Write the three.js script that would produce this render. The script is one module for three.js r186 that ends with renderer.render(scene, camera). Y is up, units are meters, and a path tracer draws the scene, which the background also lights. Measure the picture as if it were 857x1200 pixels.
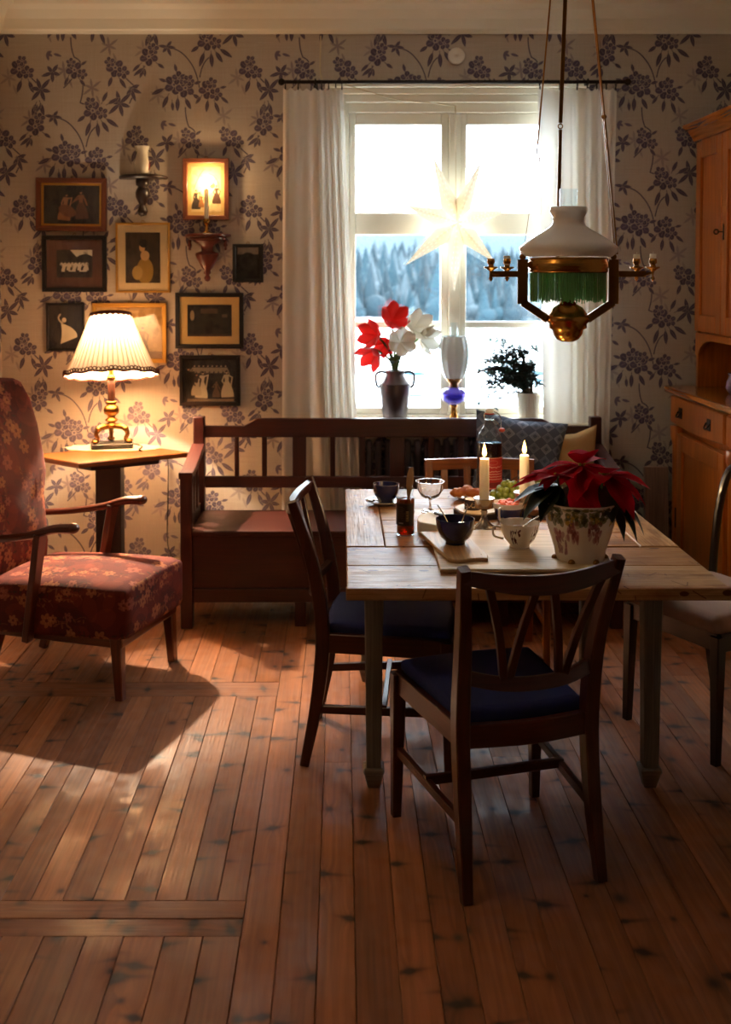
import * as THREE from 'three';
import { RoundedBoxGeometry } from 'three/addons/geometries/RoundedBoxGeometry.js';
import { mergeGeometries, toCreasedNormals, mergeVertices } from 'three/addons/utils/BufferGeometryUtils.js';

// ---------------------------------------------------------------- camera, sky, exposure
const scene = new THREE.Scene();
const F = 1250, PX = 400, PY = 365.65, PITCH = 2 * Math.PI / 180, EYE = 1.6;
const camera = new THREE.PerspectiveCamera(2 * Math.atan(600 / F) * 180 / Math.PI, 857 / 1200, 0.05, 400);
camera.position.set(0, EYE, 0);
camera.rotation.x = -PITCH;
camera.setViewOffset(857, 1200, 428.5 - PX, 600 - PY, 857, 1200);
camera.focus = 3.45;
camera.userData.fStop = 3.2;
const renderer = new THREE.WebGLRenderer();
renderer.toneMapping = THREE.LinearToneMapping;
renderer.toneMappingExposure = 1.5;
renderer.shadowMap.enabled = true;
scene.background = new THREE.Color().setRGB(11.6, 13.4, 14.8);   // even winter overcast
const LAMP = { lamp: 14, star: 0.24, sconce: 0.2, candle: 0.1, room: 0.2 };

// a pixel gives a direction; planes of the room give the distance
function ray(u, v) {
  const x = (u - PX) / F, y = -(v - PY) / F, c = Math.cos(PITCH), s = Math.sin(PITCH);
  return [x, y * c - s, -y * s - c];
}
function onZ(u, v, z) { const r = ray(u, v), t = z / r[2]; return new THREE.Vector3(r[0] * t, EYE + r[1] * t, z); }
function onY(u, v, y) { const r = ray(u, v), t = (y - EYE) / r[1]; return new THREE.Vector3(r[0] * t, y, r[2] * t); }
function onX(u, v, x) { const r = ray(u, v), t = x / r[0]; return new THREE.Vector3(x, EYE + r[1] * t, r[2] * t); }

// ---------------------------------------------------------------- helpers
let seedState = 12345;
function rnd(a = 1, b) { seedState = (seedState * 1664525 + 1013904223) >>> 0; const r = seedState / 4294967296; return b === undefined ? r * a : a + r * (b - a); }
const V = (x, y, z) => new THREE.Vector3(x, y, z);
const usedNames = new Map();
function numbered(n) { const k = usedNames.get(n) || 0; usedNames.set(n, k + 1); return k ? n + '_' + String(k).padStart(3, '0') : n; }

function clean(g) {
  let h = g.index ? g.toNonIndexed() : g;
  for (const k of Object.keys(h.attributes)) if (!['position', 'normal', 'uv'].includes(k)) h.deleteAttribute(k);
  if (!h.attributes.normal) h.computeVertexNormals();
  if (!h.attributes.uv) h.setAttribute('uv', new THREE.BufferAttribute(new Float32Array(h.attributes.position.count * 2), 2));
  h.morphAttributes = {};
  return h;
}
// texture coordinates in metres; u runs along the longest side (the grain)
function metreUV(g, axis) {
  const h = clean(g); h.computeBoundingBox();
  const b = h.boundingBox.getSize(V(0, 0, 0)).toArray(), p = h.attributes.position, n = h.attributes.normal, uv = h.attributes.uv;
  const a = axis === undefined ? b.indexOf(Math.max(...b)) : axis, ou = rnd(), ov = rnd();
  for (let i = 0; i < p.count; i += 3) {
    const m = [0, 0, 0];
    for (let k = 0; k < 3; k++) { m[0] += Math.abs(n.getX(i + k)); m[1] += Math.abs(n.getY(i + k)); m[2] += Math.abs(n.getZ(i + k)); }
    let d = m.indexOf(Math.max(...m));
    let ua = a, va;
    if (d === a) { ua = (a + 1) % 3; va = (a + 2) % 3; } else va = 3 - a - d;
    for (let k = 0; k < 3; k++) { const q = [p.getX(i + k), p.getY(i + k), p.getZ(i + k)]; uv.setXY(i + k, q[ua] + ou, q[va] + ov); }
  }
  return h;
}
function mesh(name, geos, mat, parent = scene) {
  const list = (Array.isArray(geos) ? geos : [geos]).map((g) => (mat.userData.metre ? metreUV(g, mat.userData.axis) : clean(g)));
  const m = new THREE.Mesh(list.length > 1 ? mergeGeometries(list) : list[0], mat);
  m.name = parent === scene ? numbered(name) : name; m.castShadow = m.receiveShadow = true;
  parent.add(m);
  return m;
}
function thing(name, label, category, pos, turn = 0, group) {
  const o = new THREE.Group(); o.name = numbered(name); scene.add(o);
  if (pos) o.position.copy(pos);
  o.rotation.y = turn; o.userData = { label, category };
  if (group) o.userData.group = group;
  return o;
}
function tag(o, label, category, group) { o.userData.label = label; o.userData.category = category; if (group) o.userData.group = group; return o; }
function structure(name, geos, mat, parent = scene) { const m = mesh(name, geos, mat, parent); if (parent === scene) m.userData.kind = 'structure'; return m; }
function structGroup(name, label) { const o = new THREE.Group(); o.name = numbered(name); o.userData = { kind: 'structure' }; if (label) o.userData.label = label; scene.add(o); return o; }

const box = (w, h, d, x = 0, y = 0, z = 0) => new THREE.BoxGeometry(w, h, d).translate(x, y, z);
const rbox = (w, h, d, r, x = 0, y = 0, z = 0, s = 2) => new RoundedBoxGeometry(w, h, d, s, Math.min(r, w / 2.01, h / 2.01, d / 2.01)).translate(x, y, z);
const lathe = (pts, seg = 32) => new THREE.LatheGeometry(pts.map((p) => new THREE.Vector2(Math.max(p[0], 0.00001), p[1])), seg);
const ball = (r, x = 0, y = 0, z = 0, sx = 1, sy = 1, sz = 1, seg = 16) => new THREE.SphereGeometry(r, seg, Math.max(6, seg * 0.6 | 0)).scale(sx, sy, sz).translate(x, y, z);
const cyl = (r0, r1, h, x = 0, y = 0, z = 0, seg = 20) => new THREE.CylinderGeometry(r1, r0, h, seg).translate(x, y, z);
const torus = (R, r, x = 0, y = 0, z = 0, seg = 24) => new THREE.TorusGeometry(R, r, 8, seg).translate(x, y, z);
function tube(pts, r, seg = 24, rs = 8, closed = false) { return new THREE.TubeGeometry(new THREE.CatmullRomCurve3(pts, closed), seg, r, rs, closed); }
// sweep with a chamfered-rectangle or round section; w and h are numbers or functions of t
function sweep(pts, w, h, o = {}) {
  const n = o.steps || (pts.length === 2 ? 1 : Math.max(8, pts.length * 4)), curve = pts.length === 2 ? new THREE.LineCurve3(pts[0], pts[1]) : new THREE.CatmullRomCurve3(pts);
  const W = typeof w === 'function' ? w : () => w, H = typeof h === 'function' ? h : () => h, up = (o.up || V(0, 1, 0)).clone();
  const sec = [], N = o.round ? (o.sides || 12) : 8, pos = [], idx = [];
  for (let i = 0; i <= n; i++) {
    const t = i / n, p = curve.getPoint(t), tan = curve.getTangent(t).normalize();
    const r = V().crossVectors(up, tan).normalize(), b = V().crossVectors(tan, r).normalize(), a = W(t) / 2, c = H(t) / 2, ch = (o.chamfer ?? 0.16) * Math.min(a, c) * 2 * 0.6;
    for (let k = 0; k < N; k++) {
      let x, y;
      if (o.round) { const q = k / N * 2 * Math.PI; x = a * Math.cos(q); y = c * Math.sin(q); } else [x, y] = [[a, c - ch], [a - ch, c], [-a + ch, c], [-a, c - ch], [-a, -c + ch], [-a + ch, -c], [a - ch, -c], [a, -c + ch]][k];
      const q = p.clone().addScaledVector(r, x).addScaledVector(b, y); pos.push(q.x, q.y, q.z);
    }
  }
  for (let i = 0; i < n; i++) for (let k = 0; k < N; k++) { const a = i * N + k, b = i * N + (k + 1) % N, c = a + N, d = b + N; idx.push(a, b, d, a, d, c); }
  for (let k = 1; k < N - 1; k++) { idx.push(0, k + 1, k); const e = n * N; idx.push(e, e + k, e + k + 1); }
  const g = new THREE.BufferGeometry(); g.setAttribute('position', new THREE.Float32BufferAttribute(pos, 3)); g.setIndex(idx);
  return toCreasedNormals(g, o.crease ?? 0.55);
}
function shape(pts) { const s = new THREE.Shape(); pts.forEach((p, i) => (i ? s.lineTo(p[0], p[1]) : s.moveTo(p[0], p[1]))); s.closePath(); return s; }
function extrude(s, depth, bevel = 0, o = {}) {
  const g = new THREE.ExtrudeGeometry(Array.isArray(s) ? shape(s) : s, { depth: depth - 2 * bevel, bevelEnabled: bevel > 0, bevelSize: bevel, bevelThickness: bevel, bevelSegments: o.bs || 1, bevelOffset: -bevel, steps: 1, curveSegments: o.cs || 12 });
  return g.translate(0, 0, bevel);
}
function grid(nu, nv, f) {
  const pos = [], uv = [], idx = [];
  for (let j = 0; j <= nv; j++) for (let i = 0; i <= nu; i++) { const p = f(i / nu, j / nv); pos.push(p[0], p[1], p[2]); uv.push(p[3] ?? i / nu, p[4] ?? j / nv); }
  for (let j = 0; j < nv; j++) for (let i = 0; i < nu; i++) { const a = j * (nu + 1) + i, b = a + 1, c = a + nu + 1, d = c + 1; idx.push(a, b, d, a, d, c); }
  const g = new THREE.BufferGeometry(); g.setAttribute('position', new THREE.Float32BufferAttribute(pos, 3)); g.setAttribute('uv', new THREE.Float32BufferAttribute(uv, 2)); g.setIndex(idx); g.computeVertexNormals();
  return g;
}
// a leaf or petal along +z from the origin, with a fold and a droop
function leafGeo(len, wid, droop = 0.2, fold = 0.15, o = {}) {
  const widest = o.widest ?? 0.42;
  return grid(4, o.n || 7, (u, v) => {
    const s = u * 2 - 1, prof = v < widest ? Math.sin(v / widest * Math.PI / 2) ** 0.9 : Math.cos((v - widest) / (1 - widest) * Math.PI / 2) ** (o.tip ?? 1.15);
    const w = wid / 2 * Math.max(prof, 0.02) * (1 + (o.wave || 0) * Math.sin(v * 17 + s));
    return [s * w, Math.abs(s) * w * fold * 2 - droop * len * v * v + (o.lift || 0) * len * v, v * len * (1 - 0.25 * Math.abs(droop) * v)];
  });
}
function place(g, pos, yaw, pitch = 0, roll = 0) { return g.clone().applyMatrix4(new THREE.Matrix4().makeRotationFromEuler(new THREE.Euler(-pitch, yaw, roll, 'YXZ')).setPosition(pos)); }

// ---------------------------------------------------------------- noise and textures
function hash(i, j, s) { let h = Math.imul(i, 374761393) ^ Math.imul(j, 668265263) ^ Math.imul(s, 2147483647 ^ 0x5bd1e995); h = Math.imul(h ^ (h >>> 13), 1274126177); return ((h ^ (h >>> 16)) >>> 0) / 4294967296; }
function noise(x, y, px, py, s) {
  const i = Math.floor(x), j = Math.floor(y), f = x - i, g = y - j, a = f * f * (3 - 2 * f), b = g * g * (3 - 2 * g), m = (k, n) => ((k % n) + n) % n;
  const q = (k, l) => hash(m(k, px), m(l, py), s);
  return (q(i, j) * (1 - a) + q(i + 1, j) * a) * (1 - b) + (q(i, j + 1) * (1 - a) + q(i + 1, j + 1) * a) * b;
}
function dataTex(w, h, f, srgb = true) {
  const d = new Uint8Array(w * h * 4);
  for (let y = 0; y < h; y++) for (let x = 0; x < w; x++) { const c = f(x / w, y / h), k = (y * w + x) * 4; d[k] = Math.max(0, Math.min(255, c[0])); d[k + 1] = Math.max(0, Math.min(255, c[1])); d[k + 2] = Math.max(0, Math.min(255, c[2])); d[k + 3] = 255; }
  const t = new THREE.DataTexture(d, w, h); t.wrapS = t.wrapT = THREE.RepeatWrapping; t.magFilter = THREE.LinearFilter; t.minFilter = THREE.LinearFilter; if (srgb) t.colorSpace = THREE.SRGBColorSpace; t.needsUpdate = true;
  return t;
}
function canvasTex(w, h, draw, o = {}) {
  const c = document.createElement('canvas'); c.width = w; c.height = h; const x = c.getContext('2d'); draw(x, w, h);
  const t = new THREE.CanvasTexture(c); if (o.srgb !== false) t.colorSpace = THREE.SRGBColorSpace; if (o.repeat) { t.wrapS = t.wrapT = THREE.RepeatWrapping; t.repeat.set(...o.repeat); }
  return t;
}
const rep = (t, a, b) => { const c = t.clone(); c.repeat.set(a, b); c.needsUpdate = true; return c; };

// wood grain in grey, 1 m by 0.5 m
const grainTex = dataTex(1024, 512, (u, v) => {
  const bend = noise(u * 4, v * 6, 4, 6, 3) * 0.06;
  const a = noise(u * 6, (v + bend) * 90, 6, 90, 7), b = noise(u * 14, (v + bend) * 240, 14, 240, 8), c = noise(u * 3, v * 9, 3, 9, 9);
  const g = 255 * (0.72 + 0.16 * a + 0.10 * b + 0.12 * (c - 0.3)); return [g, g, g];
});
// old pine with knots, 3 m by 1 m
const knots = []; { let s = 77; const r = () => (s = (s * 16807) % 2147483647) / 2147483647; for (let i = 0; i < 104; i++) knots.push([r(), r(), 0.006 + 0.011 * r(), r() < 0.55 ? 0.028 + 0.03 * r() : 0, r() * 0.8 - 0.4]); }
const pineTex = dataTex(2048, 1024, (u, v) => {
  let pull = 0, dark = 0;
  for (const [ku, kv, r, wh, sl] of knots) {
    let du = u - ku, dv = v - kv; du -= Math.round(du); dv -= Math.round(dv); du *= 3;
    if (Math.abs(du) > 0.2 || Math.abs(dv) > 0.09) continue;
    const q = (du * du) / (r * r * 1.4) + (dv * dv) / (r * r), e = Math.exp(-q * 0.16);
    pull += e * Math.sign(dv) * 0.012; dark += Math.exp(-q * 1.1) * 0.6 + e * 0.1;
    if (wh) { const line = du - sl * dv; dark += 0.5 * Math.exp(-(line * line) / 0.00006) * Math.exp(-(dv * dv) / (wh * wh)); }
  }
  const vv = v + pull + noise(u * 5, v * 8, 5, 8, 4) * 0.02;
  const a = noise(u * 10, vv * 130, 10, 130, 17), b = noise(u * 40, vv * 420, 40, 420, 18), c = noise(u * 9, v * 12, 9, 12, 19);
  const g = (0.70 + 0.20 * a + 0.08 * b + 0.2 * (c - 0.4)) * (1 - Math.min(0.78, dark));
  return [178 * g + 30, 128 * g + 14, 84 * g + 8];
});
const pineBump = dataTex(512, 512, (u, v) => { const g = 255 * (0.5 * noise(u * 12, v * 140, 12, 140, 27) + 0.5 * noise(u * 24, v * 24, 24, 24, 28)); return [g, g, g]; }, false);
const smudge = dataTex(512, 512, (u, v) => { const g = 255 * (0.35 + 0.4 * noise(u * 7, v * 7, 7, 7, 31) + 0.25 * noise(u * 40, v * 60, 40, 60, 32)); return [g, g, g]; }, false);
const weave = dataTex(512, 512, (u, v) => { const g = 255 * (0.25 * (Math.sin(u * 512 * Math.PI / 4) + Math.sin(v * 512 * Math.PI / 4)) + 0.35 + 0.3 * noise(u * 60, v * 60, 60, 60, 41)); return [g, g, g]; }, false);
const plasterTex = dataTex(512, 512, (u, v) => { const g = 236 + 14 * (noise(u * 9, v * 9, 9, 9, 51) - 0.5) + 8 * (noise(u * 60, v * 60, 60, 60, 52) - 0.5); return [g, g, g]; });

const std = (o) => new THREE.MeshStandardMaterial(o), phy = (o) => new THREE.MeshPhysicalMaterial(o);
function wood(color, o = {}) {
  const m = phy({ color, map: rep(grainTex, o.rx ?? 1, o.ry ?? 2), roughness: o.rough ?? 0.42, bumpMap: rep(grainTex, o.rx ?? 1, o.ry ?? 2), bumpScale: o.bump ?? 0.0006, clearcoat: o.coat ?? 0, clearcoatRoughness: o.cr ?? 0.25 });
  m.userData.metre = true; return m;
}
const M = {
  bench: wood('#48150c', { rough: 0.46, coat: 0.25, cr: 0.35 }), chair: wood('#541f0f', { rough: 0.34, coat: 0.6, cr: 0.22 }), armWood: wood('#6b2a12', { rough: 0.3, coat: 0.7, cr: 0.15 }),
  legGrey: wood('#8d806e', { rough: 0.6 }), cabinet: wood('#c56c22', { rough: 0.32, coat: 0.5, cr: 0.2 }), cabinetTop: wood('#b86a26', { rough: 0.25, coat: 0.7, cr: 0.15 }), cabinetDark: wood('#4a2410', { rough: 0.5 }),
  sideTop: wood('#96591f', { rough: 0.35, coat: 0.3 }), sideBase: wood('#33190e', { rough: 0.45 }), farChair: wood('#b0621f', { rough: 0.36, coat: 0.4 }), darkChair: wood('#2a1710', { rough: 0.28, coat: 0.7, cr: 0.12 }),
  darkWood: wood('#2b160e', { rough: 0.4, coat: 0.3 }), redWood: wood('#6a2415', { rough: 0.34, coat: 0.5, cr: 0.2 }), frameBrown: wood('#7a3d1c', { rough: 0.4, coat: 0.3 }), frameBlack: wood('#1d1310', { rough: 0.35, coat: 0.3 }),
  board: wood('#dcc298', { rough: 0.6 }), boardSmall: wood('#c9a06c', { rough: 0.55 }), bark: std({ color: '#33231a', roughness: 0.9 }), panel: wood('#a58372', { rough: 0.6 }),
  gilt: std({ color: '#b98a3c', metalness: 0.65, roughness: 0.42 }), brass: std({ color: '#b98a44', metalness: 1, roughness: 0.22 }), brassDark: std({ color: '#93642f', metalness: 1, roughness: 0.34 }), bronze: std({ color: '#8a6430', metalness: 1, roughness: 0.3 }),
  silver: std({ color: '#a59b92', metalness: 1, roughness: 0.25 }), steel: std({ color: '#b9b6b0', metalness: 1, roughness: 0.2 }), iron: std({ color: '#241c18', metalness: 0.6, roughness: 0.5 }), zinc: std({ color: '#5c5255', metalness: 0.85, roughness: 0.36 }),
  white: std({ color: '#e6dfd0', roughness: 0.5 }), paint: phy({ color: '#e9e2cf', roughness: 0.42, clearcoat: 0.2, clearcoatRoughness: 0.3 }), ceiling: std({ color: '#e9dfcc', map: rep(plasterTex, 0.6, 0.6), roughness: 0.9 }),
  porcelain: phy({ color: '#e8e2d6', roughness: 0.18, clearcoat: 0.6, clearcoatRoughness: 0.06 }), blueGlaze: phy({ color: '#1c2152', roughness: 0.16, clearcoat: 0.7, clearcoatRoughness: 0.06 }),
  wax: phy({ color: '#f4ecd8', roughness: 0.55, transmission: 0.2, thickness: 0 }), wick: std({ color: '#1a120c', roughness: 1 }),
  pane: phy({ color: '#ffffff', roughness: 0.0, transmission: 1, thickness: 0, ior: 1.45 }), pictureGlass: phy({ color: '#ffffff', roughness: 0.02, transmission: 1, thickness: 0, ior: 1.5 }),
  crystal: phy({ color: '#ffffff', roughness: 0.02, transmission: 1, thickness: 0.004, ior: 1.5 }), thinGlass: phy({ color: '#f4fbff', roughness: 0.03, transmission: 1, thickness: 0, ior: 1.5 }),
  opal: phy({ color: '#f2ece4', roughness: 0.85, transmission: 0.36, thickness: 0, clearcoat: 1, clearcoatRoughness: 0.07 }), frosted: phy({ color: '#d3dad8', roughness: 0.9, transmission: 0.08, thickness: 0, clearcoat: 0.5, clearcoatRoughness: 0.1 }),
  purpleGlass: phy({ color: '#b3a6f2', roughness: 0.03, transmission: 0.92, thickness: 0, ior: 1.5 }),
  cord: std({ color: '#2a1b12', roughness: 0.7 }), cordPale: std({ color: '#cdbd98', roughness: 0.7 }), black: std({ color: '#120d0b', roughness: 0.55 }),
  blueSeat: std({ color: '#28336e', roughness: 0.95, bumpMap: rep(weave, 6, 6), bumpScale: 0.0006 }), beigeSeat: std({ color: '#b08d78', roughness: 0.95, bumpMap: rep(weave, 6, 6), bumpScale: 0.0006 }),
  leafDark: std({ color: '#16301c', roughness: 0.5 }), leafGreen: phy({ color: '#2c5a34', roughness: 0.55, transmission: 0.25, thickness: 0 }), leafTeal: phy({ color: '#143a30', roughness: 0.6, transmission: 0.15, thickness: 0 }), bract: phy({ color: '#b0041c', roughness: 0.9, transmission: 0.22, thickness: 0, specularIntensity: 0.25 }),
  redPetal: phy({ color: '#c8150f', roughness: 0.6, transmission: 0.1, thickness: 0 }), whitePetal: phy({ color: '#e8e2d2', roughness: 0.6, transmission: 0.05, thickness: 0 }), stemGreen: std({ color: '#4c6b32', roughness: 0.6 }), stemBrown: std({ color: '#4a3524', roughness: 0.8 }), soil: std({ color: '#20150e', roughness: 1 }),
};
for (const k of ['blueSeat', 'beigeSeat']) M[k].userData.metre = true;
M.cabinet.userData.axis = 1;

// ---------------------------------------------------------------- the room
const ZW = -5.5, XL = -1.755, XR = 2.16, ZB = 1.7, YC = 2.98;
const W = (u, v, dz = 0) => onZ(u, v, ZW + dz);

// wallpaper: a printed trail of flowers and leaves on linen, half-drop repeat 1.17 m x 0.71 m
const wallpaperTex = canvasTex(2048, 1242, (x, w, h) => {
  const S = w / 660; let s = 5; const r = () => (s = (s * 16807) % 2147483647) / 2147483647;
  x.fillStyle = '#b9ab9b'; x.fillRect(0, 0, w, h);
  for (let i = 0; i < 900; i++) { x.fillStyle = r() < 0.5 ? 'rgba(150,136,122,0.10)' : 'rgba(214,203,184,0.12)'; x.fillRect(r() * w, r() * h, 60 + r() * 300, 2 + r() * 5); x.fillRect(r() * w, r() * h, 2 + r() * 5, 60 + r() * 260); }
  x.strokeStyle = 'rgba(120,106,98,0.16)'; x.lineWidth = 1.5;
  for (let i = 0; i < w; i += 13) { x.beginPath(); x.moveTo(i + 0.5, 0); x.lineTo(i + 0.5, h); x.stroke(); }
  for (let i = 0; i < h; i += 13) { x.beginPath(); x.moveTo(0, i + 0.5); x.lineTo(w, i + 0.5); x.stroke(); }
  const ink = '#524758', ink2 = '#706270', pale = '#9a8c88';
  const leaf = (px, py, a, l, wd, c = ink) => { l *= 1.12; wd *= 1.2; x.save(); x.translate(px, py); x.rotate(a); x.fillStyle = c; x.beginPath(); x.moveTo(0, 0); x.bezierCurveTo(l * 0.25, -wd, l * 0.7, -wd * 0.8, l, 0); x.bezierCurveTo(l * 0.7, wd * 0.8, l * 0.25, wd, 0, 0); x.fill(); if (c === ink) { x.strokeStyle = '#b3a596'; x.lineWidth = 1; x.stroke(); x.strokeStyle = c; x.lineWidth = 1.6; x.beginPath(); x.moveTo(-7, 0); x.lineTo(3, 0); x.stroke(); } if (c === ink) { x.strokeStyle = '#8d7f86'; x.lineWidth = 0.9; x.beginPath(); x.moveTo(l * 0.12, 0); x.lineTo(l * 0.85, 0); x.stroke(); } x.restore(); };
  const star = (px, py, a0, n, l, wd, spread = Math.PI * 2, c = ink) => { for (let i = 0; i < n; i++) leaf(px, py, a0 + spread * i / n, l * (0.8 + 0.35 * ((i * 7) % 3) / 2), wd, c); };
  const bloom = (px, py, R, a = 0) => { R *= 1.2; x.strokeStyle = '#b3a596'; x.lineWidth = 1.5;
    for (let k = 0; k < 5; k++) { const q = a + k / 5 * 6.283; x.fillStyle = k % 2 ? ink : '#5e5264'; x.beginPath(); x.ellipse(px + Math.cos(q) * R * 0.58, py + Math.sin(q) * R * 0.58, R * 0.47, R * 0.40, q, 0, 7); x.fill(); x.stroke(); }
    x.fillStyle = '#a3958f'; x.beginPath(); x.arc(px, py, R * 0.27, 0, 7); x.fill(); x.fillStyle = '#5a4c60'; x.beginPath(); x.arc(px, py, R * 0.12, 0, 7); x.fill();
    x.strokeStyle = '#95878c'; x.lineWidth = 1; for (let k = 0; k < 5; k++) { const q = a + k / 5 * 6.283; x.beginPath(); x.moveTo(px + Math.cos(q) * R * 0.4, py + Math.sin(q) * R * 0.4); x.lineTo(px + Math.cos(q) * R * 0.85, py + Math.sin(q) * R * 0.85); x.stroke(); }
  };
  const stem = (pts, c = ink, lw = 4.4) => { x.strokeStyle = c; x.lineWidth = lw / 1.35; x.beginPath(); x.moveTo(...pts[0]); for (let i = 1; i + 1 < pts.length; i += 2) x.quadraticCurveTo(...pts[i], ...pts[i + 1]); x.stroke(); };
  const cell = (ox, oy) => {
    x.save(); x.translate(ox * S, oy * S); x.scale(S, S);
    for (const [a, b] of [[30, 40], [130, 300], [260, 230], [70, 170], [210, 350], [300, 120]]) { star(a, b, 0.4, 6, 26, 4.5, 6.28, 'rgba(128,112,116,0.45)'); leaf(a + 12, b + 20, 1.2, 30, 4, 'rgba(128,112,116,0.4)'); }
    stem([[92, 38], [130, 30], [160, 70], [185, 100], [192, 160]]); stem([[150, 205], [150, 240], [160, 262], [190, 275], [170, 300], [150, 330], [128, 350]]); stem([[225, 60], [200, 70], [192, 120]]); stem([[18, 300], [40, 330], [70, 352]]); stem([[292, 305], [315, 330], [340, 350], [330, 370], [318, 395]]); stem([[170, 300], [195, 330], [176, 392], [190, 400], [220, 400]]);
    // A
    bloom(45, 60, 22, 0.3); bloom(58, 38, 14, 1); star(48, 20, -1.9, 3, 22, 5, 1.4); star(30, 92, 1.4, 3, 30, 6.5, 1.6); leaf(70, 80, 0.6, 22, 6); leaf(20, 82, 2.4, 28, 6);
    star(98, 32, -0.9, 5, 24, 6, 5.2);
    // B, a full cluster
    bloom(118, 140, 24, 0.1); bloom(150, 150, 23, 0.6); bloom(132, 122, 17, 0.9); bloom(160, 128, 14, 0.2); leaf(88, 152, 2.7, 36, 8); leaf(100, 172, 2.0, 36, 8); leaf(128, 178, 1.6, 36, 8); leaf(150, 180, 1.1, 32, 8); leaf(172, 168, 0.6, 24, 7); leaf(96, 132, 3.5, 22, 6); leaf(125, 104, -1.8, 22, 6); leaf(175, 138, -0.3, 20, 6); leaf(112, 190, 1.5, 24, 6);
    // C
    bloom(215, 155, 22, 0.5); bloom(238, 168, 16, 0.1); bloom(226, 136, 14, 0.8); leaf(235, 190, 1.2, 34, 7); leaf(215, 185, 1.7, 32, 7); leaf(252, 175, 0.7, 28, 6); leaf(195, 175, 2.2, 24, 6); leaf(250, 150, -0.2, 18, 5);
    // D
    bloom(212, 15, 23, 0.2); bloom(238, 22, 15, 0.7); bloom(205, -8, 14, 0.4); leaf(190, 30, 2.5, 26, 7); leaf(205, 48, 1.9, 40, 8); leaf(225, 50, 1.5, 38, 8); leaf(238, 46, 1.0, 34, 8); leaf(250, 38, 0.6, 40, 8); leaf(256, -4, -0.5, 34, 7); leaf(240, -10, -1.1, 30, 7);
    // E
    bloom(160, 298, 21, 0.4); bloom(182, 310, 13, 0.2); bloom(150, 278, 12, 1); leaf(175, 325, 0.9, 24, 6); leaf(142, 318, 2.0, 26, 6); leaf(178, 285, -0.6, 20, 5);
    star(96, 306, 0.3, 5, 27, 7, 6.28); star(80, 250, -0.3, 3, 18, 5, 2.4, ink2); leaf(100, 252, 0.3, 22, 5, ink2);
    // H
    bloom(0, 295, 22, 0.2); bloom(25, 305, 16, 0.8); bloom(8, 272, 13, 0.4); leaf(28, 330, 1.2, 34, 8); leaf(6, 328, 1.9, 34, 8); star(62, 355, 0.2, 6, 33, 7.5, 6.28); leaf(48, 395, 1.9, 34, 8); leaf(60, 392, 1.3, 36, 8);
    // F
    bloom(278, 292, 22, 0.5); bloom(300, 305, 16, 0.1); bloom(262, 276, 13, 0.7); leaf(290, 322, 1.0, 32, 7); leaf(268, 318, 1.9, 28, 7); star(322, 352, -0.4, 4, 32, 7, 3.2); star(290, 395, 0.3, 6, 36, 7.5, 6.28);
    x.restore();
  };
  for (const oy of [-400, 0, 400]) for (const ox of [-660, 0, 660]) { cell(ox, oy); cell(ox + 330, oy + 200); cell(ox + 330, oy - 200); }
});
wallpaperTex.wrapS = wallpaperTex.wrapT = THREE.RepeatWrapping;
wallpaperTex.repeat.set(1 / 1.17, 1 / 0.71);
wallpaperTex.offset.set(0.91, 0.025);
const wallpaper = std({ map: wallpaperTex, roughness: 0.88 });

// window opening, read off the back wall
const wl = W(404, 300).x, wr = W(664, 300).x, wt = W(530, 118).y, wb = W(530, 492).y;
{
  const s = shape([[XL - 0.2, 0], [XR + 0.2, 0], [XR + 0.2, YC + 0.1], [XL - 0.2, YC + 0.1]]);
  const hole = new THREE.Path(); hole.moveTo(wl, wb); hole.lineTo(wl, wt); hole.lineTo(wr, wt); hole.lineTo(wr, wb); hole.closePath(); s.holes.push(hole);
  structure('wall_back', new THREE.ExtrudeGeometry(s, { depth: 0.2, bevelEnabled: false }).translate(0, 0, ZW - 0.2), wallpaper);
  const side = (name, x, turn) => {
    const g = new THREE.ExtrudeGeometry(shape([[0, 0], [ZB - ZW, 0], [ZB - ZW, YC + 0.1], [0, YC + 0.1]]), { depth: 0.2, bevelEnabled: false });
    const m = structure(name, g, wallpaper); m.rotation.y = turn; m.position.set(x, 0, turn > 0 ? ZB : ZW); return m;
  };
  side('wall_left', XL - 0.2, Math.PI / 2);
  side('wall_right', XR + 0.2, -Math.PI / 2);
  structure('wall_front', new THREE.ExtrudeGeometry(shape([[XL - 0.2, 0], [XR + 0.2, 0], [XR + 0.2, YC + 0.1], [XL - 0.2, YC + 0.1]]), { depth: 0.2, bevelEnabled: false }).translate(0, 0, ZB), wallpaper);
  const c = box(XR - XL + 0.4, 0.2, ZB - ZW + 0.4, (XL + XR) / 2, YC + 0.1, (ZB + ZW) / 2); M.ceiling.userData.metre = true;
  structure('ceiling', c, M.ceiling);
}
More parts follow.
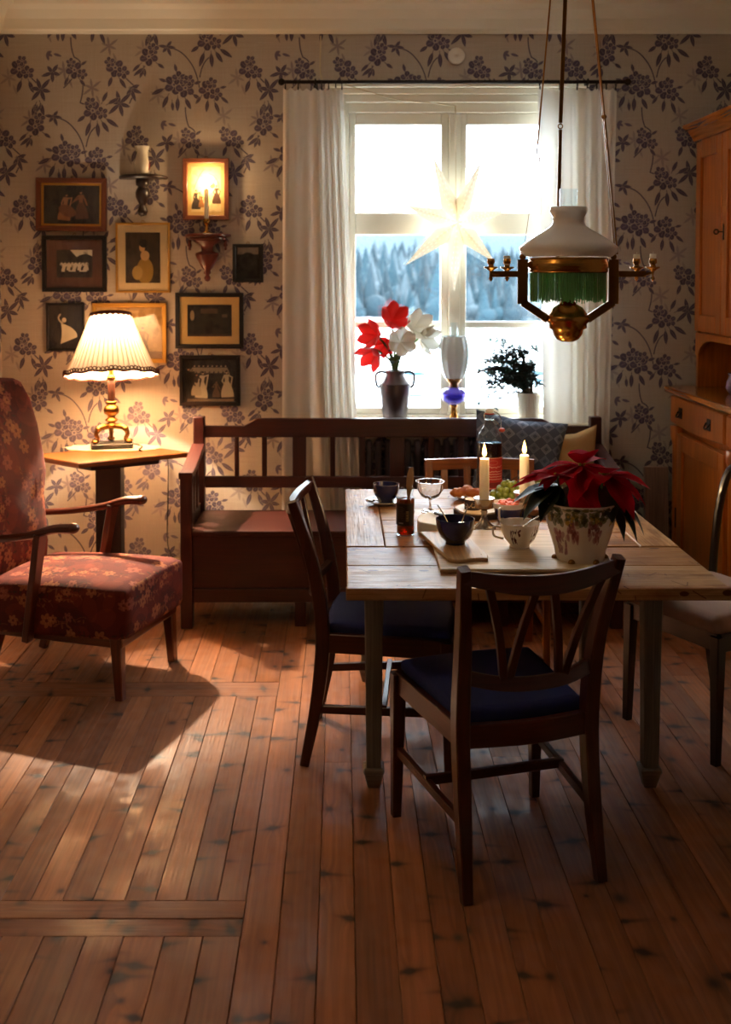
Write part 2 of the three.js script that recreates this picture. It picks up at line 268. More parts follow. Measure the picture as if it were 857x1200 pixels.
// cornice and skirting
{
  const cy = W(100, 40).y, hgt = YC - cy;
  const prof = [[0, 0], [0.012, 0], [0.018, 0.012], [0.03, 0.02], [0.045, hgt * 0.45], [0.075, hgt * 0.72], [0.11, hgt * 0.84], [0.12, hgt - 0.008], [0.14, hgt], [0, hgt]];
  const run = (len) => { const g = extrude(prof, len); return g; };
  structure('trim_1', run(XR - XL).rotateY(-Math.PI / 2).translate(XR, cy, ZW), M.paint).userData.label = 'cream moulded cornice along the window wall';
  structure('trim_2', run(ZB - ZW).translate(XL, cy, ZW), M.paint).userData.label = 'cream moulded cornice along the side wall by the armchair';
  structure('trim_3', run(ZB - ZW).rotateY(Math.PI).translate(XR, cy, ZB), M.paint).userData.label = 'cream moulded cornice along the wall behind the cabinet';
  const bh = W(120, 654).y, sk = [[0, 0], [0.02, 0], [0.02, bh - 0.03], [0.012, bh - 0.012], [0.012, bh], [0, bh]];
  structure('baseboard_back', extrude(sk, XR - XL).rotateY(-Math.PI / 2).translate(XR, 0, ZW), M.paint);
  structure('baseboard_left', extrude(sk, ZB - ZW).translate(XL, 0, ZW), M.paint);
  structure('baseboard_right', extrude(sk, ZB - ZW).rotateY(Math.PI).translate(XR, 0, ZB), M.paint);
}
// floor of separate pine planks on a dark subfloor
{
  const floor = structGroup('floor', 'worn brown pine plank floor');
  mesh('subfloor', box(XR - XL + 0.4, 0.1, ZB - ZW + 0.4, (XL + XR) / 2, -0.075, (ZB + ZW) / 2), std({ color: '#120b07', roughness: 1 }), floor);
  const tones = ['#d2c1b1', '#c4b2a2', '#decdbd', '#b4a190', '#cab7a4'].map((c) => phy({ color: c, map: rep(pineTex, 1 / 3, 1), roughness: 0.85, roughnessMap: rep(smudge, 0.7, 0.7), bumpMap: rep(pineBump, 1.2, 1.2), bumpScale: 0.0008 }));
  const plank = (x0, x1, z0, z1) => {
    const g0 = 0.0006, c = 0.0016, across = x1 - x0 > z1 - z0, w = (across ? z1 - z0 : x1 - x0) - 2 * g0, len = (across ? x1 - x0 : z1 - z0) - 2 * g0, drop = rnd(0, 0.0012);
    const g = clean(extrude([[-w / 2, -0.024], [w / 2, -0.024], [w / 2, -c], [w / 2 - c, 0], [-w / 2 + c, 0], [-w / 2, -c]], len));
    const p = g.attributes.position, uv = g.attributes.uv, ou = rnd(3), ov = rnd(), f = rnd() < 0.5 ? 1 : -1;
    for (let i = 0; i < p.count; i++) uv.setXY(i, p.getZ(i) * f + ou, p.getX(i) + ov + p.getY(i));
    g.translate(0, -drop, -len / 2); if (across) g.rotateY(Math.PI / 2); g.translate((x0 + x1) / 2, 0, (z0 + z1) / 2);
    const m = new THREE.Mesh(g, tones[rnd(5) | 0]); m.name = 'plank'; m.castShadow = m.receiveShadow = true; floor.add(m);
  };
  const xe = onY(326, 808, 0).x, c1a = onY(200, 799, 0).z, c1b = onY(200, 816, 0).z, c2a = onY(200, 1055, 0).z, c2m = onY(200, 1076, 0).z, c2b = onY(200, 1097, 0).z;
  for (let x = xe; x < XR - 0.001;) { const w = rnd(0.082, 0.1), x1 = x + w > XR - 0.03 ? XR : x + w; let z = ZW; const cut = rnd() < 0.55 ? rnd(-4.6, -0.6) : null; if (cut) plank(x, x1, z, cut); plank(x, x1, cut ?? z, ZB); x = x1; }
  const strip = (z0, z1, wa, wb2) => { for (let x = xe; x > XL + 0.001;) { const w = rnd(wa, wb2), x0 = x - w < XL + 0.03 ? XL : x - w; plank(x0, x, z0, z1); x = x0; } };
  strip(ZW, c1a, 0.085, 0.098); plank(XL, xe, c1a, c1b); strip(c1b, c2a, 0.072, 0.086); plank(XL, xe, c2a, c2m); plank(XL, xe, c2m, c2b); strip(c2b, ZB, 0.09, 0.104);
}
// ---------------------------------------------------------------- window
{
  const win = structGroup('window_1', 'white wooden two-sash window with snow outside');
  const P = M.paint, z = ZW - 0.06, add = (n, g) => mesh(n, g, P, win), X = (u) => W(u, 300).x, Y = (v) => W(532, v).y;
  const bar = (n, x0, x1, y0, y1, d, zc, r = 0.006) => add(n, rbox(x1 - x0, y1 - y0, d, r, (x0 + x1) / 2, (y0 + y1) / 2, zc));
  // casing on the wall face
  bar('casing', wl - 0.075, wl + 0.004, wb - 0.06, wt + 0.03, 0.028, ZW + 0.014); bar('casing', wr - 0.004, wr + 0.075, wb - 0.06, wt + 0.03, 0.028, ZW + 0.014);
  bar('casing', wl - 0.085, wr + 0.085, wt + 0.028, wt + 0.06, 0.032, ZW + 0.016); bar('head_moulding', wl - 0.1, wr + 0.1, wt + 0.06, wt + 0.078, 0.06, ZW + 0.03);
  bar('casing', wl + 0.002, wr - 0.002, wt - 0.012, wt + 0.03, 0.022, ZW + 0.011);
  // frame in the opening
  bar('frame', wl, X(409), wb, wt, 0.12, z); bar('frame', X(657), wr, wb, wt, 0.12, z); bar('frame', wl, wr, Y(132), wt, 0.117, z); bar('frame', wl, wr, wb, Y(486), 0.117, z); bar('mullion', X(526), X(540), Y(485), Y(133), 0.112, z);
  const pane = (x0, x1, y0, y1) => { const m = mesh('pane', box(x1 - x0 + 0.01, y1 - y0 + 0.01, 0.003, (x0 + x1) / 2, (y0 + y1) / 2, z - 0.01), M.pane, win); return m; };
  for (const [a, b, c, d] of [[409, 417, 517, 526], [540, 547, 649, 657]]) {   // each sash: stiles, rails, transom, glazing bar
    bar('sash_stile', X(a), X(b), Y(486), Y(132), 0.05, z + 0.02); bar('sash_stile', X(c), X(d), Y(486), Y(132), 0.05, z + 0.02);
    bar('sash_rail', X(b), X(c), Y(146), Y(132), 0.05, z + 0.02); bar('transom', X(b), X(c), Y(275), Y(249), 0.055, z + 0.022); bar('glazing_bar', X(b), X(c), Y(385), Y(377), 0.035, z + 0.015); bar('sash_rail', X(b), X(c), Y(486), Y(478), 0.05, z + 0.02);
    pane(X(b), X(c), Y(249), Y(146)); pane(X(b), X(c), Y(377), Y(275)); pane(X(b), X(c), Y(478), Y(385));
  }
  bar('sill', wl - 0.1, wr + 0.1, wb - 0.035, wb, 0.24, ZW + 0.04, 0.01);
  for (const [u, v] of [[411, 165], [411, 300], [655, 165], [655, 300]]) mesh('hinge', cyl(0.006, 0.006, 0.06, X(u), Y(v), z + 0.05), P, win);
}
// ---------------------------------------------------------------- outdoors: snow, slope, woods
{
  const snow = std({ color: '#e4ecf2', map: rep(plasterTex, 0.05, 0.05), roughness: 0.9 });
  snow.userData.metre = true;
  const g = grid(60, 60, (u, v) => { const x = (u - 0.5) * 260, zz = ZW - 0.4 - v * 200, d = v * 200; return [x, -1.3 + 0.35 * Math.sin(x * 0.11 + d * 0.05) * Math.min(1, d / 30) - 2.2 * Math.max(0, 1 - Math.abs(d - 34) / 22) + Math.max(0, d - 55) * 0.012 + (noise(x * 0.08 + 40, d * 0.08, 64, 64, 61) - 0.5) * 0.9 * Math.min(1, d / 12), zz]; });
  structure('ground', g, snow).userData.label = 'snow covered field outside the window';
  const ridge = grid(60, 10, (u, v) => { const x = (u - 0.5) * 300; return [x, -2 + (9.5 + 4 * noise(u * 9 + 3, 0, 32, 4, 71) + 2 * noise(u * 25, 1, 64, 4, 72)) * Math.sin(v * Math.PI / 2), ZW - 120 - v * 60]; });
  structure('hill', ridge, std({ color: '#0b242d', roughness: 1 })).userData.label = 'wooded blue hill beyond the snowy field';
  const tier = mergeGeometries([new THREE.ConeGeometry(0.2, 1, 7, 1).translate(0, 0.5, 0), new THREE.SphereGeometry(0.2, 6, 4).translate(0.05, 0.25, 0.05)]), N = 5200;
  const f = new THREE.InstancedMesh(tier, std({ color: '#ffffff', roughness: 1 }), N), mt = new THREE.Matrix4(), col = new THREE.Color();
  for (let i = 0; i < N; i++) {
    const d = 60 + rnd() ** 1.3 * 85, x = rnd(-1, 1) * (12 + d * 0.3), h = rnd(0.7, 2.5) + (rnd() < 0.1 ? 1.6 : 0), y = -1.7 + Math.max(0, d - 55) * 0.055;
    f.setMatrixAt(i, mt.makeScale(h * rnd(0.8, 1.5), h, h).setPosition(x, y, ZW - d));
    const q = rnd(); q < 0.2 ? col.setRGB(0.03, 0.046, 0.055) : q < 0.6 ? col.setRGB(0.0015, 0.011, 0.0165) : col.setRGB(0.004, 0.019, 0.027); f.setColorAt(i, col);
  }
  f.name = 'forest'; f.userData = { kind: 'stuff', label: 'blue green spruce woods at the edge of the snowy field', category: 'forest' }; scene.add(f);
  const white = []; for (let i = 0; i < 44; i++) { const d = rnd(14, 50), x = rnd(-0.1, 0.22) * d, h = rnd(0.05, 0.16); white.push(ball(h, x, -1.5 + h * 0.2 - 1.2 * Math.max(0, 1 - Math.abs(d - 34) / 22), ZW - d, rnd(2, 6), 0.8, 1, 8)); }
  const b = mesh('undergrowth', white, std({ color: '#1f414d', roughness: 1 })); b.userData = { kind: 'stuff', label: 'frosted low scrub on the snowy field', category: 'scrub' };
  const q = onZ(470, 196, -17);
  tag(mesh('power_cable', [tube([V(-9, q.y + 0.3, -17), V(0, q.y - 0.02, -17), V(9, q.y + 0.3, -17)], 0.016, 20, 6), cyl(0.1, 0.08, 6, -9, q.y - 2.6, -17), cyl(0.1, 0.08, 6, 9, q.y - 2.6, -17)], std({ color: '#8fa3a8', roughness: 0.8 })), 'thin overhead cable strung across the sky outside', 'cable');
}

// ---------------------------------------------------------------- dining table
const TY = 0.74, T = (u, v) => onY(u, v, TY);
{
  const a = T(406, 690), zf = a.z, zj = T(406, 640).z, zb = T(408, 573).z, xl = a.x, xr = T(857, 690).x + 0.005;
  const t = thing('dining_table', 'old pine dining table with pulled-out leaf and tapered grey legs', 'table', V(0, 0, 0));
  const scratch = canvasTex(1024, 512, (x, w, h) => {   // worn pine, 1.3 m x 0.65 m
    let s = 9; const r = () => (s = (s * 16807) % 2147483647) / 2147483647;
    x.fillStyle = '#c8aa84'; x.fillRect(0, 0, w, h);
    for (let i = 0; i < 1500; i++) { x.fillStyle = ['rgba(92,62,38,0.10)', 'rgba(205,172,130,0.10)', 'rgba(120,84,54,0.12)'][i % 3]; const y = r() * h; x.fillRect(r() * w - 200, y, 150 + r() * 600, 0.8 + r() * 2.2); }
    for (let i = 0; i < 16; i++) { const kx = r() * w, ky = r() * h; x.fillStyle = 'rgba(64,32,16,0.7)'; x.beginPath(); x.ellipse(kx, ky, 6 + r() * 7, 3 + r() * 4, 0, 0, 7); x.fill(); }
    for (let i = 0; i < 60; i++) { x.fillStyle = i % 3 ? 'rgba(122,78,44,0.10)' : 'rgba(84,50,28,0.10)'; const cx = r() * w, cy = r() * h; for (let k = 0; k < 9; k++) { x.beginPath(); x.ellipse(cx + (r() - 0.5) * 130, cy + (r() - 0.5) * 46, 16 + r() * 44, 5 + r() * 12, 0, 0, 7); x.fill(); } }
    x.lineCap = 'round'; for (let i = 0; i < 95; i++) { x.strokeStyle = 'rgba(58,28,14,' + (0.25 + 0.4 * r()) + ')'; x.lineWidth = 1 + r() * 3; const kx = r() * w, ky = r() * h; x.beginPath(); x.moveTo(kx, ky); x.lineTo(kx + (r() - 0.5) * 60, ky + (r() - 0.5) * 90); x.stroke(); }
  }, { repeat: [1 / 1.3, 1 / 0.65] });
  const rough = canvasTex(512, 512, (x, w, h) => { let s = 19; const r = () => (s = (s * 16807) % 2147483647) / 2147483647; x.fillStyle = '#808080'; x.fillRect(0, 0, w, h); for (let i = 0; i < 700; i++) { const g = 70 + r() * 120 | 0; x.fillStyle = `rgba(${g},${g},${g},0.16)`; x.beginPath(); x.ellipse(r() * w, r() * h, 10 + r() * 50, 4 + r() * 14, 0, 0, 7); x.fill(); } }, { srgb: false, repeat: [1.4, 1.4] });
  const tops = ['#f0d6b8', '#d8b690', '#f8e4ca'].map((c) => { const m = phy({ color: c, map: scratch, roughness: 0.8, roughnessMap: rough, bumpMap: rep(pineBump, 1.5, 1.5), bumpScale: 0.0012, specularIntensity: 0.22 }); m.userData.metre = true; return m; });
  const plank = (n, x0, x1, z0, z1, k, th = 0.03, top = TY) => mesh(n, rbox(x1 - x0 - 0.0026, th, Math.abs(z1 - z0) - 0.0026, 0.004, (x0 + x1) / 2, top - th / 2, (z0 + z1) / 2), tops[k % 3], t);
  const bw = 0.125, n = 5;
  plank('end_board', xl, xl + bw, zb, zj, 0); plank('end_board', xr - bw, xr, zb, zj, 2);
  for (let i = 0; i < n; i++) plank('top_plank', xl + bw, xr - bw, zb + (zj - zb) * i / n, zb + (zj - zb) * (i + 1) / n, i);
  plank('leaf_plank', xl, xr, zj + 0.003, zj + (zf - zj) * 0.47, 1, 0.026, TY - 0.002); plank('leaf_plank', xl, xr, zj + (zf - zj) * 0.47, zf - 0.03, 2, 0.026, TY - 0.002); plank('leaf_edge', xl - 0.002, xr + 0.002, zf - 0.03, zf, 0, 0.034, TY);
  // frame
  const l1 = onY(438, 920, 0), l2 = onY(761, 920, 0), lx = l1.x, rx = l2.x, fz = l1.z, bz = zb + 0.1, ah = 0.1, ay = TY - 0.03 - ah / 2;
  mesh('apron', box(rx - lx, ah, 0.022, (lx + rx) / 2, ay, fz - 0.012), M.legGrey, t); mesh('apron', box(rx - lx, ah, 0.022, (lx + rx) / 2, ay, bz + 0.012), M.legGrey, t);
  mesh('apron', box(0.022, ah, fz - bz, lx + 0.012, ay, (fz + bz) / 2), M.legGrey, t); mesh('apron', box(0.022, ah, fz - bz, rx - 0.012, ay, (fz + bz) / 2), M.legGrey, t);
  for (const x of [lx + 0.14, rx - 0.14]) mesh('leaf_runner', box(0.04, 0.028, zf - 0.08 - (fz - 0.3), x, TY - 0.045, (zf - 0.08 + fz - 0.3) / 2), M.legGrey, t);
  mesh('leaf_batten', box(xr - xl - 0.24, 0.03, 0.05, (xl + xr) / 2 + 0.02, TY - 0.046, zf - 0.12), M.legGrey, t);
  for (const [x, z] of [[lx, fz], [rx, fz], [lx, bz], [rx, bz]]) {
    const leg = mesh('leg', sweep([V(x, TY - 0.031, z), V(x, TY - 0.14, z), V(x, 0.055, z)], (q) => 0.068 - 0.026 * Math.max(0, q - 0.15), (q) => 0.068 - 0.026 * Math.max(0, q - 0.15), { up: V(0, 0, 1), steps: 6, chamfer: 0.1 }), M.legGrey, t);
    mesh('foot', [rbox(0.066, 0.02, 0.066, 0.008, x, 0.055, z), sweep([V(x, 0.046, z), V(x, 0, z)], (q) => 0.06 - 0.022 * q, (q) => 0.06 - 0.022 * q, { up: V(0, 0, 1) })], M.legGrey, leg);
  }
}
// ---------------------------------------------------------------- chairs
const feetA = { fl: onY(465, 960, 0), fr: onY(636, 940, 0), rl: onY(537, 1046, 0), rr: onY(701, 1026, 0) };
function splatChair(name, label, pos, turn) {
  const t = thing(name, label, 'chair', pos, turn, 'dark chairs with blue seats');
  const m = M.chair, fw = 0.22, rw = 0.185, fz = 0.2, rz = -0.2, sh = 0.44;
  for (const s of [-1, 1]) mesh('leg', sweep([V(s * fw, 0.43, fz), V(s * (fw + 0.004), 0, fz + 0.008)], (q) => 0.042 - 0.016 * q, (q) => 0.042 - 0.016 * q, { up: V(0, 0, 1) }), m, t);
  for (const s of [-1, 1]) mesh('leg', sweep([V(s * rw * 1.03, 0, rz - 0.06), V(s * rw, 0.22, rz - 0.018), V(s * rw, 0.44, rz), V(s * (rw + 0.006), 0.65, rz - 0.03), V(s * (rw + 0.03), 0.87, rz - 0.095)], (q) => 0.028 + 0.012 * Math.sin(q * Math.PI), (q) => 0.03 + 0.016 * Math.sin(q * Math.PI), { up: V(0, 0, 1), steps: 16 }), m, t);
  mesh('seat_frame', sweep([V(-fw, 0.405, fz + 0.005), V(0, 0.405, fz + 0.03), V(fw, 0.405, fz + 0.005)], 0.022, 0.062), m, t); mesh('seat_frame', sweep([V(-rw, 0.405, rz), V(0, 0.405, rz - 0.02), V(rw, 0.405, rz)], 0.022, 0.062), m, t);
  for (const s of [-1, 1]) mesh('seat_frame', sweep([V(s * fw, 0.405, fz), V(s * rw, 0.405, rz)], 0.022, 0.062), m, t);
  const pad = new THREE.Shape(); pad.moveTo(-fw + 0.012, -fz - 0.012); pad.quadraticCurveTo(0, -fz - 0.045, fw - 0.012, -fz - 0.012); pad.lineTo(rw - 0.01, -rz - 0.02); pad.quadraticCurveTo(0, -rz + 0.012, -rw + 0.01, -rz - 0.02); pad.closePath();
  mesh('seat_pad', toCreasedNormals(clean(extrude(pad, 0.05, 0.018, { bs: 4 })).rotateX(-Math.PI / 2).translate(0, 0.418, 0), 0.9), M.blueSeat, t);
  const up = V(0, 1, 0.25);
  mesh('top_rail', sweep([V(-rw - 0.026, 0.845, rz - 0.088), V(-0.1, 0.828, rz - 0.118), V(0, 0.822, rz - 0.126), V(0.1, 0.828, rz - 0.118), V(rw + 0.026, 0.845, rz - 0.088)], 0.021, (q) => 0.036 + 0.014 * Math.sin(q * Math.PI), { up, steps: 16 }), m, t);
  mesh('lower_rail', sweep([V(-rw, 0.565, rz - 0.012), V(-0.09, 0.55, rz - 0.045), V(0, 0.546, rz - 0.053), V(0.09, 0.55, rz - 0.045), V(rw, 0.565, rz - 0.012)], 0.02, 0.036, { up, steps: 16 }), m, t);
  for (const s of [-1, 1]) for (const [b, e] of [[0.086, 0.155], [0.07, 0.02]]) mesh('splat', sweep([V(s * b, 0.56, rz - 0.046), V(s * (b + (e - b) * 0.35), 0.68, rz - 0.075), V(s * e, 0.825, rz - 0.113)], 0.014, 0.021, { up: V(1, 0, 0), steps: 8 }), m, t);
  for (const s of [-1, 1]) mesh('stretcher', sweep([V(s * (fw + 0.001), 0.2, fz + 0.003), V(s * rw, 0.185, rz - 0.024)], 0.018, 0.026), m, t);
  mesh('stretcher', sweep([V(-fw + 0.01, 0.2, 0.0), V(fw - 0.01, 0.2, 0.0)], 0.018, 0.026), m, t);
  return t;
}
{
  const f = feetA.fl.clone().add(feetA.fr).multiplyScalar(0.5), r = feetA.rl.clone().add(feetA.rr).multiplyScalar(0.5), d = f.clone().sub(r), turn = Math.atan2(d.x, d.z);
  const c = f.clone().add(r).multiplyScalar(0.5); c.addScaledVector(d.clone().normalize(), 0.025);
  splatChair('dining_chair', 'dark wooden chair with blue seat, its bowed back to the open floor before the table', c, turn);
  // the one at the bench end of the leaf, facing across the table
  const rn = onY(357, 896, 0), fn = onY(516, 908, 0), e = fn.clone().sub(rn).normalize(), turnB = Math.atan2(e.x, e.z) + 0.07, side = V(Math.cos(turnB), 0, -Math.sin(turnB));
  const cb = rn.clone().add(V(Math.sin(turnB), 0, Math.cos(turnB)).multiplyScalar(0.26)).addScaledVector(side, 0.19);
  splatChair('dining_chair', 'dark wooden chair with blue seat tucked under the table beside the bench', cb, turnB);
}
{ // light brown slat-back chair between table and bench
  const z = -4.62, L = onZ(498, 540, z), R = onZ(626, 540, z), w = R.x - L.x, top = L.y + 0.004, cx = (L.x + R.x) / 2;
  const t = thing('slat_back_chair', 'light brown slat-back chair between table and bench', 'chair', V(cx, 0, z), 0), m = M.farChair, h = w / 2;
  for (const s of [-1, 1]) mesh('leg', sweep([V(s * (h - 0.02), 0, 0.0), V(s * (h - 0.02), 0.45, 0.03), V(s * (h - 0.018), top - 0.005, 0)], 0.034, 0.03, { up: V(0, 0, 1) }), m, t);
  for (const s of [-1, 1]) mesh('leg', sweep([V(s * (h - 0.02), 0.42, 0.4), V(s * (h - 0.02), 0, 0.41)], (q) => 0.036 - 0.01 * q, (q) => 0.036 - 0.01 * q, { up: V(0, 0, 1) }), m, t);
  mesh('top_rail', sweep([V(-h, top - 0.022, -0.002), V(0, top - 0.018, -0.022), V(h, top - 0.022, -0.002)], 0.022, 0.048), m, t);
  mesh('lower_rail', sweep([V(-h + 0.02, 0.56, 0.02), V(h - 0.02, 0.56, 0.02)], 0.02, 0.035), m, t);
  for (const k of [-0.32, -0.11, 0.11, 0.32]) mesh('slat', sweep([V(k * w, 0.56, 0.02), V(k * w, top - 0.03, -0.012)], 0.03, 0.011, { up: V(0, 0, 1) }), m, t);
  mesh('seat', rbox(w, 0.04, 0.43, 0.012, 0, 0.44, 0.22), m, t);
  for (const s of [-1, 1]) mesh('stretcher', sweep([V(s * (h - 0.02), 0.2, 0.02), V(s * (h - 0.02), 0.2, 0.4)], 0.018, 0.024), m, t);
}
{ // bentwood-backed chair with pale seat
  const fF = onY(729, 845, 0), fN = onY(845, 893, 0), rF = onY(835, 820, 0), e = rF.clone().sub(fF), turn = Math.atan2(-e.x, -e.z) + 0.03;
  const c = fF.clone().add(fN).multiplyScalar(0.5).addScaledVector(V(Math.sin(turn), 0, Math.cos(turn)), -0.21);
  const t = thing('upholstered_chair', 'dark chair with rounded back and pale beige padded seat beside the cabinet', 'chair', c, turn), m = M.darkChair;
  for (const s of [-1, 1]) mesh('leg', sweep([V(s * 0.2, 0.42, 0.2), V(s * 0.205, 0, 0.21)], (q) => 0.04 - 0.014 * q, (q) => 0.04 - 0.014 * q, { up: V(0, 0, 1) }), m, t);
  for (const s of [-1, 1]) mesh('leg', sweep([V(s * 0.195, 0.43, -0.19), V(s * 0.2, 0.2, -0.2), V(s * 0.205, 0, -0.24)], (q) => 0.038 - 0.012 * q, (q) => 0.036 - 0.01 * q, { up: V(0, 0, 1) }), m, t);
  for (const s of [-1, 1]) mesh('seat_frame', sweep([V(s * 0.205, 0.4, 0.2), V(s * 0.2, 0.4, -0.2)], 0.022, 0.06), m, t);
  mesh('seat_frame', sweep([V(-0.205, 0.4, 0.2), V(0.205, 0.4, 0.2)], 0.022, 0.06), m, t); mesh('seat_frame', sweep([V(-0.2, 0.4, -0.2), V(0.2, 0.4, -0.2)], 0.022, 0.06), m, t);
  mesh('seat_pad', rbox(0.43, 0.07, 0.43, 0.03, 0, 0.455, 0.005, 4), M.beigeSeat, t);
  mesh('backrest', sweep([V(-0.19, 0.42, -0.19), V(-0.2, 0.6, -0.215), V(-0.205, 0.76, -0.25), V(-0.19, 0.86, -0.278), V(-0.13, 0.9, -0.292), V(0, 0.908, -0.3), V(0.13, 0.9, -0.292), V(0.19, 0.86, -0.278), V(0.205, 0.76, -0.25), V(0.2, 0.6, -0.215), V(0.19, 0.42, -0.19)], 0.03, 0.034, { up: V(0, 0, 1), steps: 50, round: true }), m, t);
  mesh('splat', sweep([V(0, 0.43, -0.2), V(0, 0.65, -0.235), V(0, 0.9, -0.295)], 0.12, 0.012, { up: V(0, 0, 1) }), m, t);
}
// ---------------------------------------------------------------- settle (bench with storage box)
{
  const f0 = onY(220, 735, 0), zf = f0.z, zb = zf - 0.42, x0 = onZ(212, 600, zf).x, x1 = onZ(697, 490, zb).x + 0.03;
  const t = thing('bench', 'long dark red wooden settle with slatted back below the window', 'bench', V(0, 0, 0)), m = M.bench;
  const Yb = (v) => onZ(350, v, zb).y, Xb = (u) => onZ(u, 530, zb).x, top = Yb(490), top2 = Yb(499), railB = Yb(512), lr1 = Yb(558), lr0 = Yb(571), seatY = onZ(300, 621, zf).y, pw = 0.055;
  mesh('post', rbox(pw, Yb(488) , pw, 0.006, x0 + pw / 2 + 0.002, Yb(488) / 2, zb), m, t); mesh('post', rbox(pw, Yb(488), pw, 0.006, x1 - pw / 2, Yb(488) / 2, zb), m, t);
  const armY = onZ(219, 559, zf).y;
  mesh('post', rbox(pw, armY, pw, 0.005, x0 + pw / 2, armY / 2, zf), m, t); mesh('post', rbox(pw, armY, pw, 0.005, x1 - pw / 2, armY / 2, zf), m, t);
  for (const x of [x0 + pw / 2, x1 - pw / 2]) {
    mesh('armrest', sweep([V(x, armY + 0.012, zf + 0.045), V(x, armY + 0.014, zf - 0.05), V(x, armY + 0.075, zb + 0.02)], 0.062, 0.03), m, t);
    mesh('side_panel', box(0.02, 0.4, zf - zb - pw, x, 0.285, (zf + zb) / 2), m, t);
    for (let k = 1; k < 4; k++) mesh('side_slat', box(0.02, armY - 0.47, 0.035, x, (armY + 0.47) / 2, zb + (zf - zb) * k / 4), m, t);
  }
  const xa = x0 + pw, xb = x1 - pw;
  mesh('top_rail', extrude([[xa, railB], [xb, railB], [xb, top2], [Xb(652), top2], [Xb(634), top], [Xb(302), top], [Xb(286), top2], [xa, top2]], 0.034, 0.004).translate(0, 0, zb - 0.017), m, t);
  mesh('lower_rail', rbox(xb - xa, lr1 - lr0, 0.03, 0.004, (xa + xb) / 2, (lr1 + lr0) / 2, zb), m, t);
  for (const [u0, u1] of [[275, 280], [307, 313], [343, 359], [387, 393], [421, 428], [457, 474], [502, 509], [537, 544], [572, 588], [616, 622], [650, 656]]) mesh('slat', rbox(Xb(u1) - Xb(u0), railB - lr1 + 0.02, 0.018, 0.003, (Xb(u0) + Xb(u1)) / 2, (railB + lr1) / 2, zb), m, t);
  mesh('seat', rbox(x1 - x0 - 2 * pw + 0.02, 0.026, zf - zb + 0.015, 0.006, (x0 + x1) / 2, seatY - 0.013, (zf + zb) / 2 + 0.015), m, t);
  const y0 = onZ(300, 706, zf).y, y1 = onZ(300, 689, zf).y;
  mesh('front_panel', box(x1 - x0 - 2 * pw, seatY - 0.028 - y1, 0.02, (x0 + x1) / 2, (seatY - 0.028 + y1) / 2, zf - 0.012), m, t);
  mesh('bottom_rail', rbox(x1 - x0 - 2 * pw, y1 - y0 - 0.004, 0.03, 0.004, (x0 + x1) / 2, (y1 + y0) / 2, zf - 0.006), m, t);
  mesh('box_back', box(x1 - x0 - 2 * pw, seatY - 0.06, 0.015, (x0 + x1) / 2, (seatY + 0.06) / 2, zb + 0.03), m, t);
  for (const k of [0.27, 0.73]) mesh('foot', rbox(0.05, y0 + 0.01, 0.05, 0.004, x0 + (x1 - x0) * k, (y0 + 0.01) / 2, zf - 0.03), m, t);
}
// ---------------------------------------------------------------- radiator below the window
{
  const t = thing('radiator', 'dark column radiator behind the slatted bench back', 'radiator', V(0, 0, ZW + 0.058)), x0 = W(432, 530).x, x1 = W(640, 530).x, m = std({ color: '#4b4245', roughness: 0.5 }), top = W(530, 513).y;
  for (let x = x0; x < x1; x += 0.05) mesh('column', rbox(0.034, top - 0.14, 0.07, 0.015, x, (top + 0.14) / 2, 0), m, t);
  mesh('header', cyl(0.02, 0.02, x1 - x0).rotateZ(Math.PI / 2).translate((x0 + x1) / 2, top - 0.05, 0), m, t); mesh('header', cyl(0.02, 0.02, x1 - x0).rotateZ(Math.PI / 2).translate((x0 + x1) / 2, 0.2, 0), m, t);
  mesh('valve', [cyl(0.018, 0.018, 0.05, x0 - 0.03, top - 0.09, 0.03), ball(0.022, x0 - 0.03, top - 0.06, 0.03), tube([V(x0 - 0.03, top - 0.1, 0.03), V(x0 - 0.05, top - 0.2, 0.02), V(x0 - 0.05, 0.005, 0.0)], 0.009)], M.steel, t);
  for (const x of [x0 + 0.05, x1 - 0.05]) mesh('foot', rbox(0.03, 0.15, 0.06, 0.005, x, 0.075, 0), m, t);
}
// ---------------------------------------------------------------- side table
const SY = 0.755;
const sideL = onY(34, 533, SY), sideN = onY(92, 543, SY), sideR = onY(222, 530, SY);
const sideC = sideL.clone().add(sideR).multiplyScalar(0.5);
{
  const far = sideL.clone().add(sideR).sub(sideN); far.z = Math.max(far.z, ZW + 0.03);
  const t = thing('side_table', 'square pedestal table with honey brown top standing askew by the wall', 'table', V(sideC.x, 0, sideC.z));
  const pts = [sideL, sideN, sideR, far].map((p) => [p.x - sideC.x, -(p.z - sideC.z)]);
  mesh('table_top', extrude(pts, 0.024, 0.004).rotateX(-Math.PI / 2).translate(0, SY - 0.024, 0), M.sideTop, t);
  mesh('under_frame', extrude(pts.map(([x, y]) => [x * 0.62, y * 0.62]), 0.03, 0.006).rotateX(-Math.PI / 2).translate(0, SY - 0.054, 0), M.sideBase, t);
  mesh('pedestal', rbox(0.12, SY - 0.07, 0.09, 0.006, 0, (SY - 0.054) / 2 + 0.02, 0), M.sideBase, t);
  mesh('base', rbox(0.34, 0.04, 0.3, 0.01, 0, 0.02, 0), M.sideBase, t);
}
